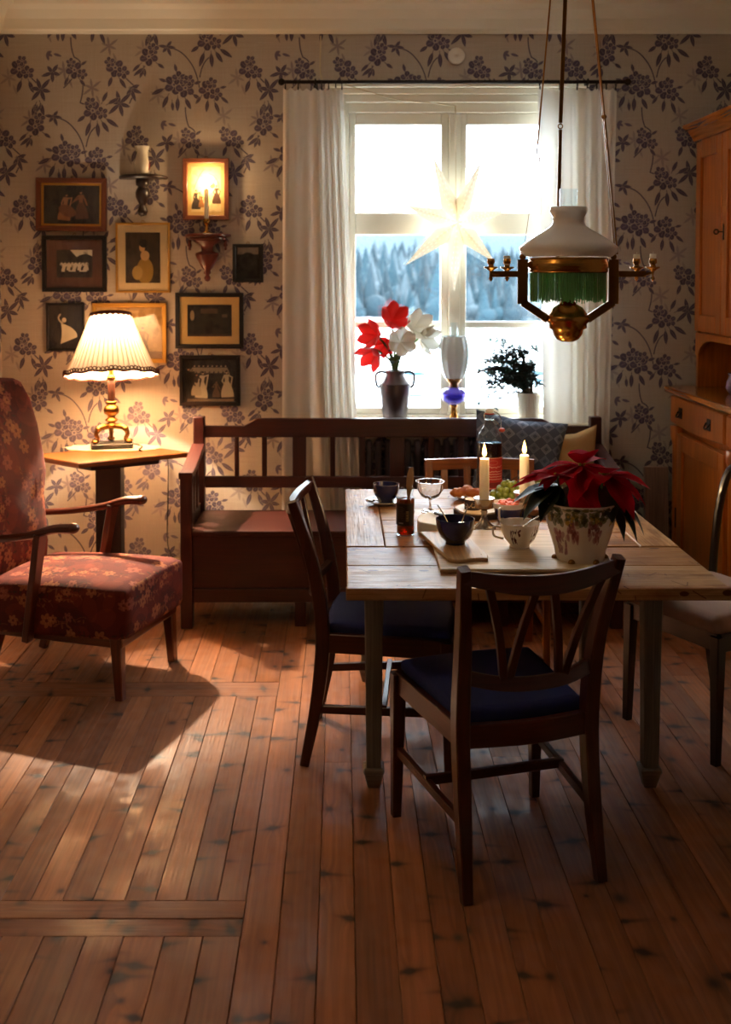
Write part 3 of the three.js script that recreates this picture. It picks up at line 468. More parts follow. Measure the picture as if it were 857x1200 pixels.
// ---------------------------------------------------------------- table lamp
const lampP = onY(131, 524, SY + 0.004);
{ // doily
  const n = 40, g = grid(n, 3, (u, v) => { const a = u * 2 * Math.PI, r = v * (0.2 + 0.014 * Math.cos(a * 14)) * (1 + 0.12 * Math.cos(2 * a)); return [r * Math.cos(a) * 1.05, 0.0008 + 0.0014 * v * Math.cos(a * 14), r * Math.sin(a) * 0.62]; });
  const m = mesh('doily', toCreasedNormals(g, 1), std({ color: '#e9dcc0', roughness: 0.95 })); m.position.set(lampP.x + 0.01, SY + 0.002, lampP.z);
  tag(m, 'scalloped cream lace doily under the brass table lamp', 'doily');
}
{
  const t = thing('table_lamp', 'lit brass table lamp with pleated cream shade on claw-footed black plinth', 'lamp', V(lampP.x, SY + 0.004, lampP.z), 0.25), B = M.bronze;
  mesh('plinth', rbox(0.2, 0.024, 0.13, 0.005, 0, 0.012, 0), M.black, t);
  for (const [x, z] of [[-0.075, 0.04], [0.075, 0.04], [0.0, -0.05]]) mesh('claw_foot', [sweep([V(x * 0.25, 0.105, z * 0.25), V(x * 0.8, 0.098, z * 0.8), V(x, 0.07, z), V(x * 0.86, 0.045, z * 0.86), V(x * 1.08, 0.026, z * 1.08)], (q) => 0.03 - 0.016 * q, (q) => 0.026 - 0.012 * q, { round: true, up: V(0.3, 0.4, 0.86) }), ball(0.016, x * 1.08, 0.036, z * 1.08, 1.2, 0.7, 1.2, 10), ball(0.017, x * 0.85, 0.095, z * 0.85, 1, 0.8, 1, 10)], B, t);
  mesh('body', lathe([[0, 0.09], [0.022, 0.092], [0.03, 0.105], [0.026, 0.115], [0.016, 0.122], [0.03, 0.13], [0.032, 0.136], [0.018, 0.146], [0.02, 0.155], [0.036, 0.168], [0.038, 0.185], [0.032, 0.2], [0.02, 0.207], [0.024, 0.215], [0.03, 0.224], [0.018, 0.228], [0, 0.228]], 28), B, t);
  mesh('column', lathe([[0, 0.226], [0.018, 0.226], [0.018, 0.325], [0, 0.326]], 20), wood('#3a1c10', { rough: 0.35 }), t);
  mesh('socket', lathe([[0, 0.325], [0.014, 0.326], [0.022, 0.335], [0.02, 0.35], [0.013, 0.36], [0.013, 0.47], [0.018, 0.48], [0.018, 0.512], [0, 0.512]], 20), M.brass, t);
  const shadeY = 0.352, sh = 0.296, r0 = 0.222, r1 = 0.096, N = 52, bulbY = 0.588, tilt = -0.2;
  const cream = phy({ color: '#dcc3a6', roughness: 1, transmission: 0.045, thickness: 0, side: THREE.DoubleSide });
  const shade = mesh('lamp_shade', grid(N * 10, 10, (u, v) => { const b = u * 2 * Math.PI, w = Math.cos(b * N), a = b - 1.75 / N * Math.sin(b * N), r = r0 + (r1 - r0) * (v ** 0.9) + 0.004 * w * (1 - 0.35 * v); return [r * Math.cos(a), shadeY + sh * v - 0.003 * (1 - v) * Math.cos(a * 14), r * Math.sin(a)]; }), cream, t);
  shade.rotation.x = tilt; shade.position.set(0, bulbY * (1 - Math.cos(tilt)), -bulbY * Math.sin(tilt));
  mesh('shade_top', lathe([[0.006, shadeY + sh - 0.004], [r1 - 0.001, shadeY + sh - 0.002], [r1 - 0.001, shadeY + sh], [0.006, shadeY + sh - 0.002]], 40), cream, shade);
  const trim = phy({ color: '#5e2a1c', roughness: 0.9 });
  mesh('top_trim', grid(80, 2, (u, v) => { const a = u * 2 * Math.PI, r = r1 + 0.006 - 0.006 * (v - 0.5); return [r * Math.cos(a), shadeY + sh - 0.014 + v * 0.02 + 0.003 * Math.sin(a * 24) * (1 - v), r * Math.sin(a)]; }), trim, shade);
  const braid = [];
  for (let k = 0; k < 74; k++) { const a = k / 74 * 2 * Math.PI, y = shadeY - 0.002 - 0.003 * Math.cos(a * 14); braid.push(torus(0.0085, 0.0024, 0, 0, 0, 8).rotateY(Math.PI / 2 - a).translate((r0 + 0.005) * Math.cos(a), y + 0.012, (r0 + 0.005) * Math.sin(a))); }
  const br = mesh('bottom_braid', braid, trim, shade); br.userData.kind = 'stuff';
  mesh('bottom_trim', grid(100, 1, (u, v) => { const a = u * 2 * Math.PI, r = r0 + 0.004; return [r * Math.cos(a), shadeY - 0.006 + v * 0.008 - 0.003 * Math.cos(a * 14), r * Math.sin(a)]; }), trim, shade);
  mesh('harp', [torus(r1 - 0.003, 0.002, 0, 0, 0, 30).rotateX(Math.PI / 2).translate(0, shadeY + sh - 0.02, 0), ...[0, 1, 2].map((k) => tube([V(0, shadeY + sh - 0.03, 0), V(r1 * Math.cos(k * 2.1), shadeY + sh - 0.02, r1 * Math.sin(k * 2.1))], 0.0015, 2, 5)), tube([V(0.016, 0.49, 0), V(0.042, bulbY - 0.03, 0), V(0.04, bulbY + 0.02, 0), V(0, shadeY + sh - 0.002, 0)], 0.0015, 12, 5)], M.brass, shade);
    const bulb = mesh('bulb', lathe([[0, bulbY - 0.1], [0.014, bulbY - 0.098], [0.016, bulbY - 0.06], [0.03, bulbY - 0.02], [0.032, bulbY], [0.024, bulbY + 0.022], [0, bulbY + 0.033]], 20), std({ color: '#fff2d0', emissive: '#ffc672', emissiveIntensity: 6 }), t);
  mesh('bulb_collar', lathe([[0.012, bulbY - 0.075], [0.042, bulbY - 0.062], [0.043, bulbY - 0.06], [0.012, bulbY - 0.072]], 24), M.brass, t);
  const L = new THREE.PointLight(new THREE.Color().setRGB(1, 0.79, 0.55), LAMP.lamp); L.position.set(0, bulbY, 0); L.castShadow = true; L.shadow.radius = 0.9; L.name = 'table_lamp_light'; t.add(L);
}
{ // lamp cord over the table edge and down the wall
  const a = V(lampP.x + 0.06, SY + 0.03, lampP.z + 0.0), e = onZ(222, 529, sideR.z - 0.02), d = W(196, 560, 0.03), f = W(197, 640, 0.03);
  tag(mesh('lamp_cord', tube([a, V(a.x + 0.08, SY + 0.008, a.z - 0.02), V(W(188, 530).x - 0.03, SY + 0.008, sideR.z - 0.02), V(d.x, SY - 0.1, d.z), V(d.x + 0.004, 0.5, d.z), V(f.x, f.y, f.z), V(f.x + 0.02, 0.15, f.z + 0.01), V(f.x + 0.1, 0.012, f.z + 0.03)], 0.0035, 60, 6), M.cord), 'thin lamp cord hanging down the wall from the pedestal table', 'cord');
}
// ---------------------------------------------------------------- armchair
{
  const fN = onY(140, 820, 0), fF = onY(201, 774, 0), e = fF.clone().sub(fN), fwd = V(-e.z, 0, e.x).normalize();
  const velvet = canvasTex(1024, 1024, (x, w, h) => {
    let s = 21; const r = () => (s = (s * 16807) % 2147483647) / 2147483647;
    x.fillStyle = '#641a0d'; x.fillRect(0, 0, w, h);
    const wrap = (f, px, py) => { for (const a of [-w, 0, w]) for (const b of [-h, 0, h]) { x.save(); x.translate(px + a, py + b); f(); x.restore(); } };
    for (let i = 0; i < 70; i++) { const px = r() * w, py = r() * h, R = 40 + r() * 90, c = i % 2 ? 'rgba(70,18,12,0.35)' : 'rgba(150,60,26,0.3)'; wrap(() => { x.fillStyle = c; x.beginPath(); x.ellipse(0, 0, R, R * 0.6, i, 0, 7); x.fill(); }, px, py); }
    for (let i = 0; i < 34; i++) {
      const px = r() * w, py = r() * h, R = 32 + r() * 34, a0 = r() * 6, light = i % 3 ? 'rgba(186,116,68,0.7)' : 'rgba(168,92,70,0.65)';
      wrap(() => { for (let k = 0; k < 6; k++) { const a = a0 + k * 1.047; x.fillStyle = light; x.beginPath(); x.ellipse(Math.cos(a) * R * 0.6, Math.sin(a) * R * 0.6, R * 0.5, R * 0.3, a + 0.5, 0, 7); x.fill(); } x.fillStyle = 'rgba(110,40,22,0.9)'; x.beginPath(); x.arc(0, 0, R * 0.25, 0, 7); x.fill(); }, px, py);
      wrap(() => { x.strokeStyle = 'rgba(160,100,58,0.5)'; x.lineWidth = 5; x.beginPath(); x.moveTo(R, 0); x.bezierCurveTo(R * 2, R, R * 2.5, -R, R * 4, R * (0.5 + Math.sin(a0))); x.stroke(); for (let k = 0; k < 5; k++) { x.fillStyle = k % 2 ? 'rgba(60,36,20,0.6)' : 'rgba(170,108,60,0.5)'; x.beginPath(); x.ellipse(R * (1.4 + k * 0.5), R * (0.5 - (k % 2)), R * 0.42, R * 0.16, a0 + k, 0, 7); x.fill(); } }, px, py);
    }
  }, { repeat: [1.9, 1.9] });
  const cloth = phy({ map: velvet, roughness: 0.92, sheen: 0.2, sheenColor: new THREE.Color('#a0522d'), sheenRoughness: 0.5, bumpMap: rep(weave, 5, 5), bumpScale: 0.0008 }); cloth.userData.metre = true;
  // local axes: +z forward
  const mid = fN.clone().add(fF).multiplyScalar(0.5), turnY = Math.atan2(fwd.x, fwd.z);
  const t = thing('armchair', 'high-backed armchair in rust red floral fabric with dark wooden arms', 'armchair', mid.clone().addScaledVector(fwd, -0.27), turnY), m = M.armWood;
  const hw = 0.24;
  const soften = (g, f) => { const p = g.attributes.position; for (let i = 0; i < p.count; i++) { const q = f(p.getX(i), p.getY(i), p.getZ(i)); p.setXYZ(i, q[0], q[1], q[2]); } g.computeVertexNormals(); return g; };
  const fine = (w, h, d, r) => { const g = new THREE.BoxGeometry(w, h, d, 14, 8, 14), p = g.attributes.position; g.deleteAttribute('normal'); const gg = mergeVertices(g.deleteAttribute('uv')); const pp = gg.attributes.position, a = w / 2 - r, b = h / 2 - r, c = d / 2 - r; for (let i = 0; i < pp.count; i++) { const v = V(pp.getX(i), pp.getY(i), pp.getZ(i)), k = V(Math.max(-a, Math.min(a, v.x)), Math.max(-b, Math.min(b, v.y)), Math.max(-c, Math.min(c, v.z))), q = v.clone().sub(k); if (q.length() > 1e-6) q.setLength(r); k.add(q); pp.setXYZ(i, k.x, k.y, k.z); } return gg; };
  mesh('seat', soften(fine(hw * 2 + 0.02, 0.2, 0.64, 0.035), (x, y, z) => [x, y + 0.315 + (y > 0 ? 0.035 * Math.cos(x / hw * 1.3) * Math.cos(z / 0.32 * 1.2) : 0) + 0.012 * z / 0.3, z]), cloth, t);
  const back = mesh('backrest', soften(fine(hw * 2 - 0.02, 0.8, 0.13, 0.05), (x, y, z) => { const v = y + 0.4, lean = -0.36 - 0.13 * v - 0.09 * v * v, round = v > 0.6 ? Math.sqrt(Math.max(0, 1 - ((v - 0.6) / 0.26) ** 2)) : 1; const belly = z > 0 ? 0.045 * Math.cos(x / hw * 1.4) * Math.sin(Math.min(1, v / 0.75) * Math.PI) : 0; return [x * (0.62 + 0.38 * round) * (1 - 0.08 * Math.cos(v * 4)), v + 0.36, z + lean + belly + 0.05 * (x / hw) ** 2 * (v > 0.35 ? 1 : 0.3)]; }), cloth, t);
  mesh('seat_rail', rbox(hw * 2 - 0.02, 0.05, 0.58, 0.01, 0, 0.222, 0), m, t);
  for (const s of [-1, 1]) {
    const arm = mesh('armrest', sweep([V(s * (hw - 0.01), 0.57, -0.4), V(s * (hw + 0.02), 0.585, -0.22), V(s * (hw + 0.03), 0.612, -0.07), V(s * (hw + 0.03), 0.642, 0.03), V(s * (hw + 0.026), 0.65, 0.11)], (q) => 0.034 + 0.026 * q * q, (q) => 0.028 + 0.012 * q * q, { round: true, steps: 24 }), m, t);
    mesh('arm_end', ball(0.03, s * (hw + 0.026), 0.65, 0.108, 1, 0.68, 0.8), m, arm);
    mesh('arm_post', sweep([V(s * (hw + 0.03), 0.62, -0.03), V(s * (hw + 0.024), 0.45, -0.06), V(s * (hw + 0.018), 0.2, -0.1)], 0.028, (q) => 0.055 - 0.012 * q, { up: V(1, 0, 0) }), m, t);
    mesh('leg', sweep([V(s * (hw - 0.03), 0.24, 0.26), V(s * (hw - 0.025), 0, 0.275)], (q) => 0.046 - 0.014 * q, (q) => 0.046 - 0.014 * q, { up: V(0, 0, 1) }), m, t);
    mesh('leg', sweep([V(s * (hw - 0.04), 0.26, -0.25), V(s * (hw - 0.045), 0, -0.33)], (q) => 0.044 - 0.012 * q, (q) => 0.044 - 0.012 * q, { up: V(0, 0, 1) }), m, t);
  }
  for (let k = 0; k < 6; k++) mesh('button', ball(0.012, (k % 3 - 1) * 0.15, 0.55 + 0.2 * (k / 3 | 0), -0.36 - 0.13 * (0.19 + 0.2 * (k / 3 | 0)) - 0.09 * (0.19 + 0.2 * (k / 3 | 0)) ** 2 + 0.085, 1, 1, 0.5, 8), cloth, t);
}
// ---------------------------------------------------------------- cabinet along the far side
{
  const ze = ZW + 0.08, xb = 1.69, xu = 1.80, zn = -3.75, t = thing('cabinet', 'tall orange-brown varnished sideboard cabinet with upper doors and open niche', 'cabinet', V(0, 0, 0)), m = M.cabinet;
  const y = (v, x, u) => EYE; const cY = onZ(782, 452, ze).y, uB = onZ(813, 392, ze).y, uT = onZ(806, 165, ze).y, top = onZ(804, 146, ze).y;
  const len = zn - ze, zc = (zn + ze) / 2, th = 0.035;
  mesh('base_plinth', box(XR - xb - 0.07, 0.09, len - 0.06, (XR + xb) / 2 + 0.03, 0.045, zc), M.cabinetDark, t);
  mesh('base_body', box(XR - xb - 0.04, cY - th - 0.085, len - 0.01, (XR + xb) / 2 + 0.015, (cY - th + 0.085) / 2, zc), m, t);
  mesh('counter_top', rbox(XR - xb + 0.03, th, len + 0.06, 0.012, (XR + xb) / 2 - 0.022, cY - th / 2, zc), M.cabinetTop, t);
  // base front: corner column, drawers, doors
  const dy1 = cY - th - 0.012, dy0 = dy1 - 0.135, bays = [[ze + 0.01, ze + 0.76], [ze + 0.79, ze + 1.54]];
  for (const [a, b] of bays) {
    const s = new THREE.Shape(); s.moveTo(a, dy1); s.lineTo(b, dy1); s.lineTo(b, dy0); s.quadraticCurveTo((a + b) / 2, dy0 - 0.028, a, dy0); s.closePath();
    const dr = mesh('drawer', extrude(s, 0.045, 0.006).rotateY(-Math.PI / 2).translate(xb + 0.032, 0, 0), m, t);
    for (const k of [0.22, 0.76]) { const z = a + (b - a) * k, yy = (dy0 + dy1) / 2 - 0.004; mesh('drawer_pull', [sweep([V(xb - 0.014, yy + 0.026, z), V(xb - 0.016, yy - 0.026, z)], 0.046, 0.004, { up: V(1, 0, 0) }), tube([V(xb - 0.018, yy + 0.006, z - 0.024), V(xb - 0.032, yy - 0.016, z - 0.014), V(xb - 0.032, yy - 0.016, z + 0.014), V(xb - 0.018, yy + 0.006, z + 0.024)], 0.004, 14, 6)], M.iron, dr); }
    const y1 = dy0 - 0.045, y0 = 0.11, zA = a + 0.085, zB = b - 0.01;
    const door = mesh('door', box(0.02, y1 - y0, zB - zA, xb + 0.018, (y0 + y1) / 2, (zA + zB) / 2), m, t);
    for (const [q0, q1, w0, w1] of [[y0, y1, zA, zA + 0.075], [y0, y1, zB - 0.075, zB], [y0, y0 + 0.09, zA + 0.075, zB - 0.075], [y1 - 0.085, y1, zA + 0.075, zB - 0.075]]) mesh('door_rail', rbox(0.014, q1 - q0 - 0.002, w1 - w0 - 0.002, 0.003, xb + 0.001, (q0 + q1) / 2, (w0 + w1) / 2), m, door);
    mesh('hinge', rbox(0.01, 0.1, 0.012, 0.003, xb - 0.006, (y0 + y1) / 2 - 0.08, zA - 0.004), M.iron, door);
    mesh('corner_column', lathe([[0, 0.1], [0.03, 0.1], [0.03, 0.15], [0.022, 0.17], [0.024, y1 - 0.06], [0.034, y1 - 0.02], [0.036, y1 + 0.03], [0, y1 + 0.03]], 16).translate(xb + 0.01, 0, a + 0.042), m, t);
  }
  // niche and upper part
  const back = XR - 0.03;
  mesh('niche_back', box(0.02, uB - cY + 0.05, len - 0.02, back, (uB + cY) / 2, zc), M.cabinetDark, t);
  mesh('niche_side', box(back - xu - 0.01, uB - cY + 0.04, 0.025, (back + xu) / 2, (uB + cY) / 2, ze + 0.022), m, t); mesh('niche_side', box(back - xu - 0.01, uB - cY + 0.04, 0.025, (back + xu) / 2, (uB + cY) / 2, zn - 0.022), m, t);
  const arch = new THREE.Shape(); arch.moveTo(ze + 0.01, uB + 0.012); arch.lineTo(zn - 0.01, uB + 0.012); arch.lineTo(zn - 0.01, uB - 0.1); arch.lineTo(zn - 0.05, uB - 0.1); arch.quadraticCurveTo(zn - 0.1, uB - 0.02, zn - 0.25, uB - 0.02); arch.lineTo(ze + 0.25, uB - 0.02); arch.quadraticCurveTo(ze + 0.1, uB - 0.02, ze + 0.05, uB - 0.1); arch.lineTo(ze + 0.01, uB - 0.1); arch.closePath();
  mesh('niche_arch', extrude(arch, 0.02).rotateY(-Math.PI / 2).translate(xu + 0.02, 0, 0), m, t);
  mesh('upper_body', box(back - xu - 0.02, uT - uB, len - 0.02, (back + xu) / 2 + 0.01, (uT + uB) / 2, zc), m, t);
  for (const [a, b] of [[ze + 0.02, ze + 0.385], [ze + 0.39, ze + 0.83], [ze + 0.84, ze + 1.6]]) {
    const y0 = uB + 0.02, y1 = uT - 0.012, door = mesh('upper_door', box(0.018, y1 - y0, b - a - 0.004, xu + 0.012, (y0 + y1) / 2, (a + b) / 2), m, t);
    for (const [q0, q1, w0, w1] of [[y0, y1, a, a + 0.07], [y0, y1, b - 0.07, b], [y0, y0 + 0.085, a + 0.07, b - 0.07], [y1 - 0.085, y1, a + 0.07, b - 0.07]]) mesh('door_rail', rbox(0.014, q1 - q0 - 0.002, w1 - w0 - 0.003, 0.003, xu - 0.003, (q0 + q1) / 2, (w0 + w1) / 2), m, door);
    if (a < ze + 0.3 || a > ze + 0.8) continue;
    const ky = onX(848, 272, xu).y; mesh('key_plate', [box(0.003, 0.075, 0.016, xu - 0.011, ky, a + 0.03), tube([V(xu - 0.012, ky, a + 0.03), V(xu - 0.04, ky, a + 0.03)], 0.003, 2, 6), torus(0.011, 0.003, 0, 0, 0, 12).translate(xu - 0.045, ky, a + 0.03)], M.iron, door);
  }
  const co = [[0, 0], [0.02, 0], [0.03, 0.02], [0.05, (top - uT) * 0.6], [0.075, (top - uT) * 0.8], [0.08, top - uT], [0, top - uT]];
  mesh('cornice', [extrude(co, len + 0.1).rotateY(Math.PI).translate(xu + 0.02, uT, zn + 0.05), box(back - xu, top - uT, len + 0.06, (back + xu) / 2 + 0.01, (top + uT) / 2, zc)], M.cabinetTop, t);
}
{ // pale board leaning on the wall beside the cabinet
  const a = W(757, 548, 0.12), b = W(785, 548, 0.12);
  const m = mesh('leaning_board', rbox(b.x - a.x, a.y, 0.03, 0.004, (a.x + b.x) / 2, a.y / 2, 0), M.panel); m.position.set(0, 0, ZW + 0.13); m.rotation.x = -0.07;
  tag(m, 'plain pale brown board leaning on the wall beside the cabinet', 'board');
  const p = onX(858, 444, 1.86); const g = thing('small_pitcher', 'little purple china jug in the open niche of the cabinet', 'jug', V(1.86, onZ(782, 452, ZW + 0.08).y, onX(860, 444, 1.86).z + 0.02));
  mesh('body', lathe([[0, 0], [0.03, 0.002], [0.045, 0.03], [0.04, 0.06], [0.028, 0.085], [0.034, 0.1], [0.03, 0.1], [0.024, 0.085], [0, 0.02]], 24), phy({ color: '#6a4a6e', roughness: 0.2, clearcoat: 0.5 }), g); mesh('handle', tube([V(0, 0.09, 0.03), V(0, 0.08, 0.06), V(0, 0.035, 0.045)], 0.005), phy({ color: '#6a4a6e', roughness: 0.2 }), g);
}
// ---------------------------------------------------------------- pictures
function fig(x, px, py, h, dress, top, skin = '#b88a68', lean = 0) {   // a small standing figure in paint
  x.save(); x.translate(px, py); x.rotate(lean); x.fillStyle = dress; x.beginPath(); x.moveTo(-h * 0.06, -h * 0.6); x.quadraticCurveTo(-h * 0.28, -h * 0.2, -h * 0.22, 0); x.lineTo(h * 0.22, 0); x.quadraticCurveTo(h * 0.26, -h * 0.2, h * 0.06, -h * 0.6); x.fill();
  x.fillStyle = top; x.beginPath(); x.moveTo(-h * 0.09, -h * 0.82); x.lineTo(h * 0.09, -h * 0.82); x.lineTo(h * 0.06, -h * 0.55); x.lineTo(-h * 0.06, -h * 0.55); x.fill(); x.strokeStyle = top; x.lineWidth = h * 0.05; x.lineCap = 'round'; const ar = Math.sin(px * 0.7) * 0.2; x.beginPath(); x.moveTo(-h * 0.08, -h * 0.79); x.lineTo(-h * (0.19 + ar * 0.3), -h * 0.6); x.lineTo(-h * 0.06, -h * (0.5 + ar)); x.moveTo(h * 0.08, -h * 0.79); x.lineTo(h * 0.2, -h * (0.64 - ar)); x.lineTo(h * 0.14, -h * (0.48 + ar)); x.stroke();
  x.fillStyle = skin; x.beginPath(); x.ellipse(h * 0.01, -h * 0.9, h * 0.042, h * 0.058, 0, 0, 7); x.fill(); x.fillStyle = '#2a1c14'; x.beginPath(); x.ellipse(0, -h * 0.935, h * 0.05, h * 0.035, 0, 0, 7); x.fill(); x.restore();
}
const brush = (x, w, h, cols, n, seed) => { let s = seed; const r = () => (s = (s * 16807) % 2147483647) / 2147483647; for (let i = 0; i < n; i++) { x.fillStyle = cols[r() * cols.length | 0]; x.beginPath(); x.ellipse(r() * w, r() * h, w * (0.02 + 0.09 * r()), h * (0.02 + 0.06 * r()), r() * 3, 0, 7); x.fill(); } };
const art = {
  couple: (x, w, h) => { x.fillStyle = '#261a10'; x.fillRect(0, 0, w, h); brush(x, w, h, ['rgba(50,34,18,0.5)', 'rgba(24,18,12,0.5)'], 90, 3); fig(x, w * 0.36, h * 0.9, h * 0.72, '#9a6436', '#a8744a', '#b07a50', 0.1); fig(x, w * 0.68, h * 0.86, h * 0.75, '#5e3a20', '#8a5a34', '#a87850', -0.06); x.fillStyle = '#7a4c28'; x.beginPath(); x.ellipse(w * 0.42, h * 0.66, w * 0.16, h * 0.14, 0.4, 0, 7); x.fill(); },
  crowd: (x, w, h) => { x.fillStyle = '#2c221c'; x.fillRect(0, 0, w, h); x.fillStyle = '#d9cdb4'; x.beginPath(); x.moveTo(w * 0.38, 0); x.lineTo(w, 0); x.lineTo(w, h * 0.24); x.quadraticCurveTo(w * 0.8, h * 0.06, w * 0.56, h * 0.26); x.fill(); brush(x, w, h * 0.5, ['rgba(40,32,26,0.3)'], 30, 5); for (let i = 0; i < 15; i++) fig(x, w * (0.14 + 0.05 * i), h * (0.74 + 0.05 * (i % 2)), h * 0.34, i % 3 ? '#cfc2ac' : '#33281f', '#d6c8b0', '#b89a80'); },
  portrait: (x, w, h) => { x.fillStyle = '#43321c'; x.fillRect(0, 0, w, h); brush(x, w, h, ['rgba(60,46,24,0.4)', 'rgba(40,28,14,0.4)'], 60, 7); x.fillStyle = '#a8822e'; x.beginPath(); x.ellipse(w * 0.56, h * 0.76, w * 0.24, h * 0.26, 0, 0, 7); x.fill(); x.fillStyle = '#c09a48'; x.beginPath(); x.ellipse(w * 0.34, h * 0.8, w * 0.15, h * 0.14, 0, 0, 7); x.fill(); x.fillStyle = '#d0a670'; x.beginPath(); x.ellipse(w * 0.56, h * 0.46, w * 0.13, h * 0.1, 0, 0, 7); x.ellipse(w * 0.48, h * 0.3, w * 0.085, h * 0.085, 0, 0, 7); x.fill(); x.fillStyle = '#20150c'; x.beginPath(); x.ellipse(w * 0.52, h * 0.22, w * 0.12, h * 0.08, 0.2, 0, 7); x.fill(); },
  dancer: (x, w, h) => { x.fillStyle = '#241812'; x.fillRect(0, 0, w, h); x.fillStyle = '#d8c6a6'; x.beginPath(); x.moveTo(w * 0.36, h * 0.42); x.bezierCurveTo(w * 0.6, h * 0.44, w * 0.9, h * 0.6, w * 0.85, h * 0.74); x.lineTo(w * 0.34, h * 0.9); x.quadraticCurveTo(w * 0.42, h * 0.6, w * 0.36, h * 0.42); x.fill(); x.lineWidth = w * 0.05; x.strokeStyle = '#cdb696'; x.beginPath(); x.moveTo(w * 0.42, h * 0.42); x.quadraticCurveTo(w * 0.2, h * 0.3, w * 0.36, h * 0.2); x.stroke(); x.beginPath(); x.ellipse(w * 0.46, h * 0.34, w * 0.07, h * 0.06, 0, 0, 7); x.fillStyle = '#cdb696'; x.fill(); },
  sepia: (x, w, h) => { x.fillStyle = '#a5804c'; x.fillRect(0, 0, w, h); brush(x, w, h, ['rgba(190,150,92,0.4)', 'rgba(120,86,46,0.35)'], 90, 9); fig(x, w * 0.3, h * 0.95, h * 0.62, '#5a3c20', '#6a4828'); fig(x, w * 0.7, h * 0.92, h * 0.55, '#6a4a28', '#7a5630'); x.fillStyle = 'rgba(80,54,28,0.6)'; x.fillRect(0, h * 0.86, w, h * 0.14); },
  house: (x, w, h) => { x.fillStyle = '#241b15'; x.fillRect(0, 0, w, h); brush(x, w, h, ['rgba(44,34,26,0.5)', 'rgba(24,18,14,0.5)'], 110, 11); x.fillStyle = '#5c4632'; x.fillRect(w * 0.3, h * 0.12, w * 0.38, h * 0.16); x.fillStyle = '#97805e'; x.beginPath(); x.ellipse(w * 0.11, h * 0.34, w * 0.05, h * 0.16, 0, 0, 7); x.fill(); x.fillStyle = '#6a5640'; x.fillRect(w * 0.78, h * 0.3, w * 0.12, h * 0.1); x.fillStyle = '#4c3626'; x.fillRect(0, h * 0.92, w, h * 0.08); },
  ball: (x, w, h) => { x.fillStyle = '#231b16'; x.fillRect(0, 0, w, h); for (let i = 0; i < 8; i++) fig(x, w * (0.2 + 0.085 * i), h * 0.6, h * 0.5, '#2c2420', '#9a8a72', '#c2a98a'); fig(x, w * 0.08, h * 0.86, h * 0.7, '#1c1512', '#2a211b'); fig(x, w * 0.33, h * 0.92, h * 0.66, '#d5c8aa', '#cfc0a2', '#c2a98a', 0.06); fig(x, w * 0.24, h * 0.86, h * 0.55, '#c4b596', '#3a2e26'); fig(x, w * 0.84, h * 0.9, h * 0.66, '#cbbc9c', '#c2b290', '#c2a98a', -0.05); fig(x, w * 0.62, h * 0.9, h * 0.4, '#6a5038', '#7c6246'); x.fillStyle = '#8a765a'; x.fillRect(w * 0.06, h * 0.94, w * 0.9, h * 0.06); },
  small: (x, w, h) => { x.fillStyle = '#1d1613'; x.fillRect(0, 0, w, h); x.fillStyle = '#8d8273'; x.fillRect(w * 0.06, 0, w * 0.88, h * 0.22); x.fillStyle = '#2a2320'; x.beginPath(); x.ellipse(w * 0.5, h * 0.42, w * 0.34, h * 0.26, 0, 0, 7); x.fill(); brush(x, w, h * 0.6, ['rgba(90,82,72,0.25)'], 20, 13); },
  garden: (x, w, h) => { x.fillStyle = '#d9c08a'; x.fillRect(0, 0, w, h); brush(x, w, h, ['rgba(226,202,140,0.4)', 'rgba(196,160,98,0.35)'], 70, 15); x.strokeStyle = '#7a5e34'; x.lineWidth = w * 0.02; x.beginPath(); x.moveTo(w * 0.08, h * 0.5); x.quadraticCurveTo(w * 0.3, h * 0.1, w * 0.46, h * 0.06); x.moveTo(w * 0.94, h * 0.5); x.quadraticCurveTo(w * 0.9, h * 0.2, w * 0.6, h * 0.16); x.stroke(); fig(x, w * 0.16, h * 0.94, h * 0.44, '#2e2218', '#3a2c1e'); fig(x, w * 0.85, h * 0.82, h * 0.42, '#4a2c1a', '#3a2a1a'); fig(x, w * 0.34, h * 0.9, h * 0.3, '#8a5a2a', '#6a4a22'); x.fillStyle = '#5f6a34'; x.beginPath(); x.ellipse(w * 0.7, h * 0.42, w * 0.1, h * 0.06, 0, 0, 7); x.fill(); },
};
